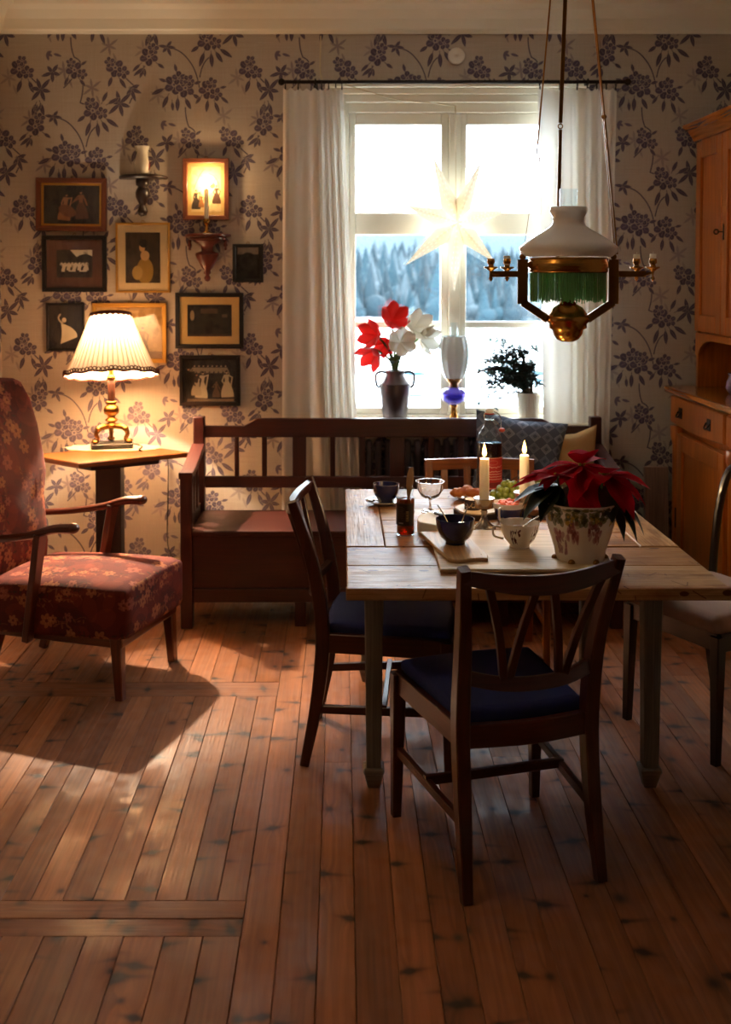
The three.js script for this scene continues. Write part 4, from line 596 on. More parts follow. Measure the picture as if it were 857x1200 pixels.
function picture(label, [u0, v0, u1, v1], fm, fw, matColor, mw, paint, o = {}) {
  const a = W(u0, v0), b = W(u1, v1), w = b.x - a.x, h = a.y - b.y, px = w / (u1 - u0), f = fw * px, k = mw * px;
  const t = thing('framed_picture', label, 'picture', V((a.x + b.x) / 2, b.y, ZW + 0.004), 0, 'framed pictures on the flowered wall');
  const d = o.depth || 0.02, prof = (len, mir) => { const s = shape([[-len / 2, 0], [len / 2, 0], [len / 2 - f, f], [-len / 2 + f, f]]); return extrude(s, d, Math.min(0.003, f * 0.2)); };
  mesh('frame_side', prof(w), fm, t); mesh('frame_side', prof(w).rotateZ(Math.PI).translate(0, h, 0), fm, t); mesh('frame_side', prof(h).rotateZ(-Math.PI / 2).translate(-w / 2, h / 2, 0), fm, t); mesh('frame_side', prof(h).rotateZ(Math.PI / 2).translate(w / 2, h / 2, 0), fm, t);
  if (o.slip) for (const [x, y, ww, hh] of [[0, f + 0.005, w - 2 * f, 0.012], [0, h - f - 0.005, w - 2 * f, 0.012], [-w / 2 + f + 0.005, h / 2, 0.012, h - 2 * f], [w / 2 - f - 0.005, h / 2, 0.012, h - 2 * f]]) mesh('gilt_slip', box(ww, hh, 0.008, x, y, 0.012), M.gilt, t);
  mesh('backing', box(w - f, h - f, 0.004, 0, h / 2, 0.003), M.black, t);
  if (matColor) mesh('mount', box(w - 2 * f + 0.004, h - 2 * f + 0.004, 0.003, 0, h / 2, 0.0065), std({ color: matColor, roughness: 0.9 }), t);
  const iw = w - 2 * f - 2 * k, ih = h - 2 * f - 2 * k, cw = iw > ih ? 320 : Math.round(320 * iw / ih), chh = iw > ih ? Math.round(320 * ih / iw) : 320;
  mesh('print', new THREE.PlaneGeometry(iw, ih).translate(0, h / 2 + (o.up || 0), 0.0088), std({ map: canvasTex(cw, chh, paint), roughness: 0.8 }), t);
  mesh('glass', box(w - 2 * f, h - 2 * f, 0.001, 0, h / 2, 0.0105), M.pictureGlass, t);
  mesh('hanging_loop', torus(0.007, 0.0016, 0, h + 0.004, 0.004, 12), M.bronze, t);
  if (o.tilt) t.rotation.set(o.tilt, o.yaw || 0, o.roll || 0);
  return t;
}
picture('painting of two pale figures in reddish brown frame, topmost above the pedestal table lamp', [43, 209, 126, 271], M.frameBrown, 6, null, 2, art.couple, { slip: true, depth: 0.03, roll: -0.012, tilt: 0.001 });
picture('photograph of an outdoor gathering with brown mount in black frame', [50, 276, 126, 342], M.frameBlack, 5, '#5c3826', 12, art.crowd);
picture('portrait of a seated woman in yellow with cream mount and thin gilt frame', [136, 261, 200, 343], M.gilt, 2.5, '#d8c092', 9, art.portrait, { depth: 0.016 });
picture('small dark picture of a dancer in a white dress', [55, 355, 100, 411], M.frameBlack, 3, null, 0, art.dancer);
picture('sepia print in gilt frame partly hidden by the lit lamp shade', [109, 355, 196, 425], M.gilt, 5, null, 0, art.sepia, { depth: 0.022 });
picture('dark landscape photograph with wide cream mount in black frame', [206, 343, 286, 408], M.frameBlack, 5, '#cbab6c', 9, art.house, { depth: 0.024 });
picture('photograph of a dancing crowd in dark frame, lowest above the bench end', [211, 416, 282, 475], M.frameBlack, 5, null, 0, art.ball, { depth: 0.024 });
picture('very small black framed photograph beside the curtain', [273, 286, 309, 331], M.frameBlack, 4, null, 0, art.small);
picture('garden scene in brown frame behind the burning wall candle', [215, 186, 269, 258], M.frameBrown, 5.5, '#cfae6a', 4, art.garden, { depth: 0.026 });
// ---------------------------------------------------------------- flames and candles
const flameMat = std({ color: '#ffe9b0', emissive: '#ffc15a', emissiveIntensity: 9 });
function flame(parent, x, y, z, h, light) {
  const m = mesh('flame', lathe([[0, 0], [h * 0.12, h * 0.12], [h * 0.165, h * 0.28], [h * 0.13, h * 0.5], [h * 0.06, h * 0.78], [0, h]], 14).translate(x, y, z), flameMat, parent);
  const L = new THREE.PointLight(new THREE.Color().setRGB(1, 0.64, 0.32), light); L.position.set(x, y + h * 0.4, z); L.castShadow = true; L.shadow.radius = 0.5; L.name = 'flame_light'; parent.add(L);
  return m;
}
{ // wall bracket with candle
  const c = W(242, 276, 0.075), S = 235, sc = 1 / S;
  const t = thing('candle_sconce', 'turned red-brown wall bracket holding one burning white candle', 'sconce', V(c.x, c.y, ZW));
  const half = new THREE.Shape(); half.absarc(0, 0, 0.118, 0, Math.PI, true); half.closePath();
  mesh('shelf', extrude(half, 0.016, 0.004, { cs: 20 }).rotateX(-Math.PI / 2).translate(0, -0.006, 0.002), M.redWood, t);
  mesh('shelf_moulding', extrude((() => { const s = new THREE.Shape(); s.absarc(0, 0, 0.095, 0, Math.PI, true); s.closePath(); return s; })(), 0.016, 0.004, { cs: 20 }).rotateX(-Math.PI / 2).translate(0, -0.022, 0.002), M.redWood, t);
  mesh('body', lathe([[0, -0.235], [0.012, -0.23], [0.018, -0.215], [0.009, -0.2], [0.02, -0.19], [0.016, -0.178], [0.03, -0.16], [0.06, -0.1], [0.058, -0.088], [0.03, -0.078], [0.032, -0.05], [0.07, -0.03], [0.075, -0.02], [0, -0.02]], 20).scale(1, 1, 0.6).translate(0, 0, 0.042), M.redWood, t);
  for (const s of [-1, 1]) mesh('pendant_drop', lathe([[0, -0.075], [0.008, -0.07], [0.005, -0.058], [0.013, -0.048], [0.007, -0.035], [0.012, -0.025], [0, -0.02]], 12).translate(s * 0.092, 0, 0.03), M.redWood, t);
  mesh('candle_holder', lathe([[0, 0.01], [0.03, 0.01], [0.032, 0.014], [0.01, 0.022], [0.007, 0.05], [0.013, 0.06], [0.017, 0.066], [0.016, 0.085], [0.012, 0.085], [0, 0.07]], 18).translate(0, 0, 0.07), M.brass, t);
  mesh('candle', lathe([[0, 0.07], [0.011, 0.07], [0.0108, 0.236], [0.008, 0.24], [0, 0.237]], 16).translate(0, 0, 0.07), M.wax, t);
  flame(t, 0, 0.245, 0.07, 0.062, LAMP.sconce);
}
{ // dark bracket shelf with a little vase
  const c = W(166, 208, 0.06), t = thing('wall_shelf', 'small black turned wall shelf between two framed pictures', 'shelf', V(c.x, c.y, ZW));
  const half = new THREE.Shape(); half.absarc(0, 0, 0.125, 0, Math.PI, true); half.closePath();
  mesh('shelf_board', extrude(half, 0.018, 0.005, { cs: 20 }).rotateX(-Math.PI / 2).translate(0, -0.006, 0.002), M.darkWood, t);
  mesh('bracket', lathe([[0, -0.196], [0.02, -0.19], [0.027, -0.17], [0.02, -0.15], [0.014, -0.14], [0.022, -0.125], [0.034, -0.1], [0.036, -0.075], [0.028, -0.055], [0.022, -0.045], [0.032, -0.038], [0.034, -0.006], [0, -0.006]], 22).translate(0, 0, 0.04), M.darkWood, t);
  const v = thing('bud_vase', 'little white china vase with red flower on the dark wall shelf', 'vase', V(c.x + 0.002, c.y + 0.013, ZW + 0.055));
  const tex = canvasTex(256, 256, (x, w, h) => { x.fillStyle = '#e9dfc8'; x.fillRect(0, 0, w, h); for (const k of [0.25, 0.75]) { x.fillStyle = '#7c1f14'; x.beginPath(); x.ellipse(w * k, h * 0.62, w * 0.07, h * 0.13, 0.3, 0, 7); x.fill(); x.fillStyle = '#4e5a2a'; x.beginPath(); x.ellipse(w * (k + 0.06), h * 0.45, w * 0.03, h * 0.08, 0.8, 0, 7); x.fill(); } x.fillStyle = '#3a2416'; x.fillRect(0, 0, w, h * 0.05); });
  mesh('body', lathe([[0, 0], [0.024, 0], [0.03, 0.008], [0.041, 0.035], [0.042, 0.06], [0.031, 0.09], [0.03, 0.115], [0.039, 0.145], [0.036, 0.145], [0.026, 0.11], [0, 0.03]], 24), phy({ map: tex, roughness: 0.25, clearcoat: 0.5, clearcoatRoughness: 0.1 }), v);
}
{ // round white cap over the window
  const c = W(535, 66), t = thing('wall_vent', 'round cream ventilation cap on the wallpaper above the window', 'vent', V(c.x, c.y, ZW));
  mesh('plate', lathe([[0, 0.03], [0.012, 0.03], [0.02, 0.022], [0.036, 0.02], [0.043, 0.012], [0.044, 0], [0, 0]], 28).rotateX(Math.PI / 2), M.white, t); mesh('knob', lathe([[0, 0.042], [0.008, 0.04], [0.009, 0.028], [0, 0.028]], 14).rotateX(Math.PI / 2), M.white, t);
}
// ---------------------------------------------------------------- curtains
const ZR = ZW + 0.12;
{
  const a = onZ(330, 96, ZR), b = onZ(736, 96, ZR), t = thing('curtain_rod', 'thin dark iron curtain rod with small ball ends', 'curtain rod', V(0, a.y, ZR));
  mesh('pole', cyl(0.009, 0.009, b.x - a.x).rotateZ(Math.PI / 2).translate((a.x + b.x) / 2, 0, 0), M.iron, t);
  for (const x of [a.x, b.x]) mesh('finial', ball(0.018, x, 0, 0), M.iron, t);
  for (const x of [a.x + 0.17, b.x - 0.2]) mesh('bracket', [box(0.02, 0.05, 0.008, x, 0, -0.116), cyl(0.006, 0.006, 0.115).rotateX(Math.PI / 2).translate(x, -0.004, -0.06), torus(0.014, 0.004, 0, 0, 0, 14).rotateY(Math.PI / 2).translate(x, 0, 0)], M.iron, t);
  const linen = phy({ color: '#eee6d8', roughness: 1, transmission: 0.2, thickness: 0, bumpMap: rep(weave, 5, 5), bumpScale: 0.0005, side: THREE.DoubleSide });
  const drape = (label, uTop0, uTop1, uBot0, uBot1, fold, rings) => {
    const x0 = onZ(uTop0, 105, ZR).x, x1 = onZ(uTop1, 105, ZR).x, y1 = onZ(400, 105, ZR).y, k0 = onZ(uBot0, 480, ZR).x, k1 = onZ(uBot1, 480, ZR).x, y0 = 0.03, yM = onZ(400, 480, ZR).y;
    const c = thing('curtain', label, 'curtain', V(0, 0, ZR));
    mesh('cloth', grid(140, 40, (u, v) => { const y = y0 + (y1 - y0) * v, s = (y1 - y) / (y1 - yM), l = x0 + (k0 - x0) * s, r = x1 + (k1 - x1) * s, [px, pz] = fold(u, 1 - v); return [l + (r - l) * px, y + (v > 0.985 ? 0.006 * Math.cos(u * 60) : 0), pz, u * 1.4, v * 2.4]; }), linen, c);
    for (const u of rings) { const [px, pz] = fold(u, 0); mesh('ring', [torus(0.013, 0.0024, 0, 0, 0, 14).rotateY(Math.PI / 2).translate(x0 + (x1 - x0) * px, y1 + 0.03, 0), box(0.007, 0.018, 0.005, x0 + (x1 - x0) * px, y1 + 0.008, pz * 0.5)], M.iron, c); }
  };
  drape('cream linen curtain on the picture side of the window', 332, 402, 331, 418, (u, v) => { const p = u < 0.45 ? u * 1.25 : 0.5625 + (u - 0.45) * 0.7955, f = u < 0.45 ? Math.sin(u * 17 + 0.4) : Math.sin(7.65 + 0.4 + (u - 0.45) * 46); return [p, f * (0.012 + 0.01 * v) * (u < 0.45 ? 0.75 : 1) + 0.008 * Math.sin(u * 31 + v * 2)]; }, [0.03, 0.2, 0.42, 0.55, 0.7, 0.85, 0.98]);
  drape('cream linen curtain on the cabinet side of the window', 630, 724, 636, 716, (u, v) => { const f = u < 0.42 ? Math.sin(u * 12 + 2.2) * 0.8 : Math.sin(7.24 + (u - 0.42) * 40); return [u, f * (0.011 + 0.009 * v) + 0.006 * Math.sin(u * 23 + v * 2.5)]; }, [0.03, 0.28, 0.5, 0.62, 0.74, 0.86, 0.98]);
  // cables
  const top = W(376, 42, 0.008), m2 = W(377, 92, 0.008);
  tag(mesh('wall_cable', tube([top, m2, V(m2.x + 0.03, m2.y - 0.03, ZW + 0.03)], 0.0035, 12, 6), M.cordPale), 'pale cable running down the wallpaper from cornice to curtain rod', 'cable');
}
// ---------------------------------------------------------------- paper star in the window
{
  const c = onZ(534, 262, ZW + 0.1), t = thing('star_lamp', 'lit white paper star hanging in the window', 'star lamp', c);
  const dots = canvasTex(256, 256, (x, w, h) => { x.fillStyle = '#f2eddf'; x.fillRect(0, 0, w, h); x.fillStyle = '#fffdf2'; for (let j = 0; j < 12; j++) for (const k of [-1, 0, 1]) { x.beginPath(); x.arc(w * (0.5 + k * 0.26 * (1 - j / 13)), h * (0.06 + j * 0.075), 6.5 - j * 0.25, 0, 7); x.fill(); } });
  const dotGlow = canvasTex(256, 256, (x, w, h) => { x.fillStyle = '#6a5c3a'; x.fillRect(0, 0, w, h); x.fillStyle = '#ffffff'; for (let j = 0; j < 12; j++) for (const k of [-1, 0, 1]) { x.beginPath(); x.arc(w * (0.5 + k * 0.26 * (1 - j / 13)), h * (0.06 + j * 0.075), 6.5 - j * 0.25, 0, 7); x.fill(); } });
  const paper = phy({ map: dots, roughness: 1, transmission: 0.1, thickness: 0, emissive: '#ffeec8', emissiveMap: dotGlow, emissiveIntensity: 0.3 });
  const tips = [[-25, -74], [28, -68], [54, -14], [43, 42], [-1, 74], [-54, 45], [-54, -20]]      .map(([x, y]) => [x / 212, -y / 212]), N = tips.length;
  for (let i = 0; i < N; i++) {
    const a = tips[i], ang = Math.atan2(a[1], a[0]), R = Math.hypot(...a), r = 0.105, w = Math.PI / N, hub = 0.045;
    const pL = [r * Math.cos(ang + w), r * Math.sin(ang + w), 0], pR = [r * Math.cos(ang - w), r * Math.sin(ang - w), 0], tip = [a[0], a[1], 0], top = [0, 0, 0.085], bot = [0, 0, -0.085];
    const tri = (p, q, s, uvp) => ({ p: [...p, ...q, ...s], uv: uvp }), parts = [tri(top, pR, tip, [0.5, 0, 1, 0.25, 0.5, 1]), tri(top, tip, pL, [0.5, 0, 0.5, 1, 0, 0.25]), tri(bot, tip, pR, [0.5, 0, 0.5, 1, 1, 0.25]), tri(bot, pL, tip, [0.5, 0, 0, 0.25, 0.5, 1])];
    const g = new THREE.BufferGeometry(); g.setAttribute('position', new THREE.Float32BufferAttribute(parts.flatMap((q) => q.p), 3)); g.setAttribute('uv', new THREE.Float32BufferAttribute(parts.flatMap((q) => q.uv), 2)); g.computeVertexNormals();
    mesh('star_point', g, paper, t);
  }
  mesh('bulb', ball(0.022), std({ color: '#fff2d0', emissive: '#ffd896', emissiveIntensity: 5 }), t);
  const L = new THREE.PointLight(new THREE.Color().setRGB(1, 0.84, 0.6), LAMP.star); L.castShadow = true; L.name = 'star_light'; L.shadow.radius = 1; t.add(L);
  const up = onZ(534, 124, ZW + 0.05).sub(c), rod = onZ(404, 99, ZR - 0.02).sub(c);
  mesh('cord', [tube([V(0, 0.06, 0), V(0.002, up.y * 0.5, -0.01), up], 0.0028, 20, 6), tube([up, V(up.x - 0.12, up.y + 0.006, 0), V(rod.x + 0.28, up.y + 0.02, 0), V(rod.x + 0.16, up.y + 0.05, 0.005), rod], 0.0028, 40, 6)], M.cordPale, t);
}
// ---------------------------------------------------------------- hanging paraffin lamp
{
  const Z = -3.55, c = onZ(666, 300, Z), px = -Z / F * 1.003, Y = (v) => (300 - v) * px, X = (u) => (u - 666) * px;
  const t = thing('pendant_lamp', 'hanging brass paraffin lamp with white opal shade and green fringe', 'pendant lamp', c), B = M.brass;
  mesh('opal_shade', lathe([[X(711), Y(301)], [X(716), Y(301)], [X(722), Y(296)], [X(723), Y(290)], [X(716), Y(284)], [X(704), Y(276)], [X(692), Y(269)], [X(686), Y(265)], [X(684), Y(260)], [X(684), Y(255)], [X(687), Y(250)], [X(688), Y(247)], [X(687), Y(243)], [X(685), Y(243)], [X(685), Y(250)], [X(681), Y(258)], [X(683), Y(266)], [X(702), Y(278)], [X(718), Y(291)], [X(711), Y(299)]], 48), M.opal, t);
  mesh('chimney', lathe([[X(676), Y(350)], [X(678), Y(330)], [X(683), Y(310)], [X(678), Y(290)], [X(676), Y(270)], [X(676), Y(222)], [X(675.2), Y(222)]], 28), M.thinGlass, t);
  mesh('gallery', lathe([[X(708), Y(302)], [X(712), Y(303)], [X(711), Y(306)], [X(713), Y(308)], [X(713), Y(313)], [X(711), Y(315)], [X(712), Y(318)], [X(709), Y(320)], [X(707), Y(318)], [X(708), Y(303)]], 48), B, t);
  { const st = []; for (let k = 0; k < 190; k++) { const a = k / 190 * 2 * Math.PI, r = X(708) + rnd(-0.003, 0.003), l = (34 + rnd(-3, 3)) * px; st.push(new THREE.CylinderGeometry(0.0021, 0.0019, l, 4, 1).translate(r * Math.cos(a), Y(318) - l / 2, r * Math.sin(a))); }
    const f = mesh('fringe', st, phy({ color: '#6db66c', roughness: 0.7, transmission: 0.4, thickness: 0, sheen: 0.4, sheenColor: new THREE.Color('#9fd8a0') }), t); f.userData = { kind: 'stuff', label: 'green bead fringe' }; }
  // burner, font
  mesh('burner', lathe([[0, Y(312)], [X(674), Y(314)], [X(677), Y(320)], [X(675), Y(330)], [X(681), Y(333)], [X(681), Y(339)], [X(675), Y(341)], [X(673), Y(350)], [X(679), Y(352)], [0, Y(352)]], 28), B, t);
  mesh('wick_key', [cyl(0.003, 0.003, 0.05).rotateZ(Math.PI / 2).translate(X(684), Y(336), 0), cyl(0.009, 0.009, 0.004).rotateZ(Math.PI / 2).translate(X(691), Y(336), 0)], B, t);
  mesh('font', lathe([[0, Y(350)], [X(673), Y(351)], [X(676), Y(356)], [X(683), Y(360)], [X(688), Y(367)], [X(690), Y(370)], [X(691), Y(372)], [X(691), Y(376)], [X(688), Y(379)], [X(688), Y(384)], [X(684), Y(386)], [X(683), Y(391)], [X(679), Y(397)], [X(673), Y(400)], [0, Y(400.5)]], 40), B, t);
  for (const s of [-1, 1]) {
    const xo = s * X(719), frame = mesh('frame_arm', [sweep([V(xo, Y(304), 0), V(xo, Y(356), 0)], 0.012, 0.034, { up: V(1, 0, 0), chamfer: 0.1 }), sweep([V(xo, Y(354), 0), V(s * X(689), Y(374), 0)], 0.012, 0.026, { up: V(0, 1, 0), chamfer: 0.1 }), ball(0.011, xo, Y(301), 0)], M.brassDark, t);
    const reach = s < 0 ? [575, 596] : [749, 762], tz = s < 0 ? [0.02, -0.02] : [-0.03, 0.03];
    mesh('candle_arm', [sweep([V(xo, Y(321), 0), V(s < 0 ? X(574) : X(757), Y(321), 0)], 0.008, 0.02, { chamfer: 0.1 }), ...reach.map((u, i) => sweep([V(s < 0 ? X(586) : X(755), Y(322), 0), V(X(u), Y(319), tz[i])], 0.006, 0.008))], M.brassDark, t);
    reach.forEach((u, i) => {
      const cup = mesh('candle_cup', lathe([[0, Y(330)], [X(667.5), Y(328.5)], [X(668.5), Y(326)], [X(667), Y(323)], [X(667.6), Y(318)], [X(671), Y(315.5)], [X(674), Y(314)], [X(674), Y(312.5)], [X(669.5), Y(312.5)], [X(669), Y(310)], [X(670.5), Y(308)], [X(670.2), Y(303)], [X(668), Y(303)], [0, Y(306)]], 18).translate(X(u), 0, tz[i]), B, t);
      if (s > 0 || i) mesh('candle_stub', [cyl(0.0105, 0.0105, 0.03, X(u), Y(s > 0 ? 303 : 305), tz[i], 14), tube([V(X(u), Y(299), tz[i]), V(X(u) + 0.001, Y(295), tz[i])], 0.0009, 2, 4)], M.wax, cup);
    });
  }
  // suspension: ceiling hook, centre strap, two pairs of side rods
  const top = YC - c.y, hook = onZ(664, 10, Z).x - c.x;
  mesh('ceiling_rose', lathe([[0, top], [0.06, top], [0.055, top - 0.015], [0.02, top - 0.03], [0.008, top - 0.06], [0, top - 0.06]], 24).translate(0, 0, 0), B, t);
  const strapTop = onZ(664, 0, Z - 0.12).sub(c), st2 = onZ(657, 148, Z - 0.15).sub(c), st3 = onZ(656, 236, Z - 0.16).sub(c), rim = V(X(662), Y(303), -X(708));
  mesh('strap', [sweep([V(0, top - 0.05, -0.01), st2.clone().add(V(0, 0.012, 0))], 0.013, 0.004, { up: V(0, 0, 1) }), sweep([st2.clone().add(V(0, -0.012, 0)), rim], 0.012, 0.004, { up: V(0, 0, 1) }), torus(0.008, 0.002, st2.x, st2.y, st2.z, 12)], M.brassDark, t);
  const lRing = onZ(629, 190, Z).sub(c), lTop = onZ(642, 0, Z).sub(c), dir = lTop.clone().sub(lRing).normalize(), lEnd = lRing.clone().addScaledVector(dir, (top - 0.05 - lRing.y) / dir.y);
  mesh('side_rod', [tube([V(-0.03, top - 0.05, 0), lRing.clone().add(V(0, 0.022, 0))], 0.003, 2, 6), torus(0.01, 0.002, lRing.x, lRing.y + 0.008, 0, 14)], M.brassDark, t);
  mesh('side_wire', tube([lRing, V(-X(719), Y(302), 0)], 0.0011, 2, 5), M.brassDark, t);
  const rJoin = onZ(708, 137, Z).sub(c), rHi = V(0.03, top - 0.05, 0);
  for (const z of [-0.006, 0.008]) mesh('side_rod', [tube([rHi.clone().add(V(0, 0, z)), rJoin.clone().add(V(0, 0, z))], 0.003, 2, 6), tube([rJoin.clone().add(V(0, 0, z)), V(X(722), Y(298), z * 2)], 0.0034, 2, 6)], M.brassDark, t);
  mesh('rod_joint', ball(0.009, rJoin.x, rJoin.y, 0.001), B, t);
}
// ---------------------------------------------------------------- cushions on the bench
function cushion(name, label, mat, corners, thick, pos, rot) {   // corners: four points in the cushion's plane
  const t = thing(name, label, 'cushion', pos); t.rotation.set(...rot);
  const half = (s) => grid(22, 22, (u, v) => { const [a, b, c, d] = corners, x = (a[0] * (1 - u) + b[0] * u) * (1 - v) + (d[0] * (1 - u) + c[0] * u) * v, y = (a[1] * (1 - u) + b[1] * u) * (1 - v) + (d[1] * (1 - u) + c[1] * u) * v; const e = Math.sin(u * Math.PI) * Math.sin(v * Math.PI), pinch = 1 - 0.10 * (1 - Math.abs(2 * u - 1)) * (Math.abs(2 * v - 1) ** 3), p2 = 1 - 0.10 * (1 - Math.abs(2 * v - 1)) * (Math.abs(2 * u - 1) ** 3); const cx = (a[0] + b[0] + c[0] + d[0]) / 4, cy = (a[1] + b[1] + c[1] + d[1]) / 4; return [cx + (x - cx) * p2, cy + (y - cy) * pinch, s * (thick / 2 * Math.pow(Math.max(e, 0), 0.45) + 0.004 * Math.sin(u * 9 + v * 5) * e), u, v]; });
  const front = half(1), back = half(-1); back.setIndex([...back.index.array].reverse()); back.computeVertexNormals();
  mesh('cover', [front, back], mat, t); return t;
}
{
  const lattice = canvasTex(512, 512, (x, w, h) => {
    x.fillStyle = '#556074'; x.fillRect(0, 0, w, h); x.strokeStyle = '#77839a'; const n = 7, s = w / n;
    for (let i = -1; i <= n; i++) for (let j = -1; j <= n; j++) for (const [o, l] of [[0, 0.42], [1, 0.26]]) { const cx = (i + 0.5) * s, cy = (j + 0.5) * s; x.lineWidth = o ? 4 : 7; x.strokeStyle = (i + j) % 2 ? '#96a1b4' : '#7d889c'; x.beginPath(); x.moveTo(cx - s * l, cy); x.lineTo(cx, cy - s * l); x.lineTo(cx + s * l, cy); x.lineTo(cx, cy + s * l); x.closePath(); x.stroke(); }
  });
  const blue = std({ map: lattice, roughness: 0.95, bumpMap: rep(weave, 3, 3), bumpScale: 0.0006 }), zc = onY(220, 735, 0).z - 0.235, o = onZ(607, 535, zc);
  const at = (u, v) => { const q = onZ(u, v, zc); return [q.x - o.x, q.y - o.y]; };
  cushion('cushion', 'blue grey cushion with diamond lattice pattern leaning on the bench back', blue, [at(548, 590), at(650, 588), at(668, 497), at(560, 480)], 0.13, o, [-0.22, 0, 0]);
  const o2 = onZ(672, 535, zc), at2 = (u, v) => { const q = onZ(u, v, zc); return [q.x - o2.x, q.y - o2.y]; };
  cushion('cushion', 'plain straw-coloured cushion at the cabinet end of the bench', std({ color: '#c4a06a', roughness: 0.95, bumpMap: rep(weave, 3, 3), bumpScale: 0.0008 }), [at2(655, 592), at2(697, 590), at2(703, 499), at2(650, 512)], 0.11, o2.clone().add(V(0, 0, -0.03)), [-0.18, 0, 0]);
}
// ---------------------------------------------------------------- window sill
const sillY = wb;
{ // metal vase with amaryllis
  const zv = ZW + 0.05, c = onZ(463, 470, zv), px = -zv / F, t = thing('metal_vase', 'tall grey metal churn vase with two side handles on the window sill', 'vase', V(c.x, sillY, zv));
  const top = onZ(463, 437, zv).y - sillY, sh = onZ(463, 449, zv).y - sillY;
  mesh('body', lathe([[0, 0], [13 * px, 0], [17.5 * px, sh - 0.06], [18 * px, sh - 0.055], [17.8 * px, sh - 0.05], [18.5 * px, sh - 0.004], [17 * px, sh], [11 * px, top - 0.01], [11.5 * px, top + 0.012], [10.5 * px, top + 0.012], [10 * px, top - 0.01], [0, sh - 0.05]], 32), M.zinc, t);
  for (const s of [-1, 1]) mesh('handle', tube([V(s * 10.5 * px, top + 0.002, 0), V(s * 17 * px, top + 0.006, 0), V(s * 22 * px, top - 0.006, 0), V(s * 20 * px, sh - 0.02, 0), V(s * 17 * px, sh - 0.015, 0)], 0.0068, 24, 8), M.iron, t);
  const mouth = V(c.x, sillY + top, zv);
  const bloom = (parent, mat, pos, yaw, pitch, s) => { for (let k = 0; k < 6; k++) { const q = leafGeo(0.1 * s, 0.062 * s, 0.5, 0.14, { widest: 0.55, lift: 0.75, tip: 0.8, wave: 0.06 }).rotateZ(k / 6 * 2 * Math.PI + (k % 2) * 0.1); mesh('petal', place(rotPetal(k, s), pos, yaw, pitch), mat, parent); } };
  function rotPetal(k, s) { const g = leafGeo(0.082 * s, 0.058 * s, -0.12, 0.2, { widest: 0.55, tip: 0.95, wave: 0.08, lift: 0.72 }); return g.rotateZ(k / 6 * 2 * Math.PI); }
  const stalk = (name, label, cat, mat, blooms) => {
    const f = thing(name, label, cat, mouth.clone());
    for (const [u, v, zz, yaw, pitch, s] of blooms) { const p = onZ(u, v, zv + zz).sub(mouth); mesh('stem', tube([V(0, -0.1, 0), V(p.x * 0.25, p.y * 0.5, zz * 0.3), p.clone().multiplyScalar(0.98)], 0.006, 14, 7), M.stemGreen, f); bloom(f, mat, p, yaw, pitch, s); }
    return f;
  };
  stalk('amaryllis', 'bunch of open red amaryllis blooms in the metal vase', 'flowers', M.redPetal, [[459, 377, 0.03, 0.25, 0.45, 1.15], [443, 393, 0.04, -0.7, 0.15, 1.1], [442, 410, 0.03, -0.8, -0.6, 1.15], [452, 402, 0.0, -0.3, -0.3, 0.85]]);
  stalk('amaryllis', 'bunch of open white amaryllis blooms in the metal vase', 'flowers', M.whitePetal, [[484, 386, 0.02, 0.5, 0.35, 1.2], [469, 401, 0.05, 0.1, 0.1, 1.1], [491, 396, 0.02, 0.9, -0.1, 1.15], [478, 398, -0.03, 2.6, 0.1, 0.9]]);
  const ev = thing('greenery_sprig', 'dark green leafy sprig among the amaryllis stems', 'sprig', mouth.clone());
  for (let k = 0; k < 16; k++) mesh('leaf', place(leafGeo(rnd(0.045, 0.08), 0.024, 0.4, 0.2), V(rnd(-0.045, 0.05), rnd(0.0, 0.11), rnd(-0.02, 0.04)), rnd(6.28), rnd(-0.4, 0.9)), M.leafDark, ev);
  mesh('stem', tube([V(-0.01, -0.1, 0), V(-0.015, 0.04, 0.01), V(-0.03, 0.1, 0.02)], 0.004, 10, 6), M.stemGreen, ev);
}
{ // paraffin lamp
  const zv = ZW + 0.07, c = onZ(532, 480, zv), px = -zv / F, y = (v) => onZ(532, v, zv).y - sillY, t = thing('oil_lamp', 'table oil lamp with frosted tulip globe and violet glass font on the sill', 'oil lamp', V(c.x, sillY, zv));
  mesh('foot', lathe([[0, 0], [9 * px, 0], [9 * px, 0.006], [6 * px, 0.012], [4 * px, y(485)], [3.2 * px, y(478)], [5 * px, y(474)], [0, y(474)]], 24), M.brass, t);
  mesh('font', lathe([[0, y(474.5)], [6 * px, y(474)], [13 * px, y(469)], [15.5 * px, y(461)], [13 * px, y(456)], [6 * px, y(453)], [0, y(453)]], 30), M.purpleGlass, t);
  mesh('oil', lathe([[0, y(472.5)], [6 * px, y(472)], [11.8 * px, y(468)], [13.6 * px, y(462)], [0, y(461.8)]], 26), phy({ color: '#7d6ee2', roughness: 0.05, transmission: 0.85, thickness: 0 }), t);
  mesh('burner', lathe([[0, y(454)], [5 * px, y(454)], [5 * px, y(449)], [8 * px, y(447)], [9.5 * px, y(443)], [0, y(443)]], 24), M.brassDark, t);
  const N = 12; mesh('globe', grid(96, 16, (u, v) => { const a = u * 2 * Math.PI, yy = y(443) + (y(394) - y(443)) * v, r = px * (9 + 10.5 * Math.sin(Math.min(1, v / 0.96) * Math.PI * 0.62 + 0.12) ** 0.8 - 3.8 * v * v + 0.45 * Math.cos(a * N)); return [r * Math.cos(a), yy, r * Math.sin(a)]; }), M.frosted, t);
  mesh('chimney', lathe([[5 * px, y(444)], [5.5 * px, y(420)], [4.6 * px, y(395)], [4.5 * px, y(378)]], 20), M.thinGlass, t);
}
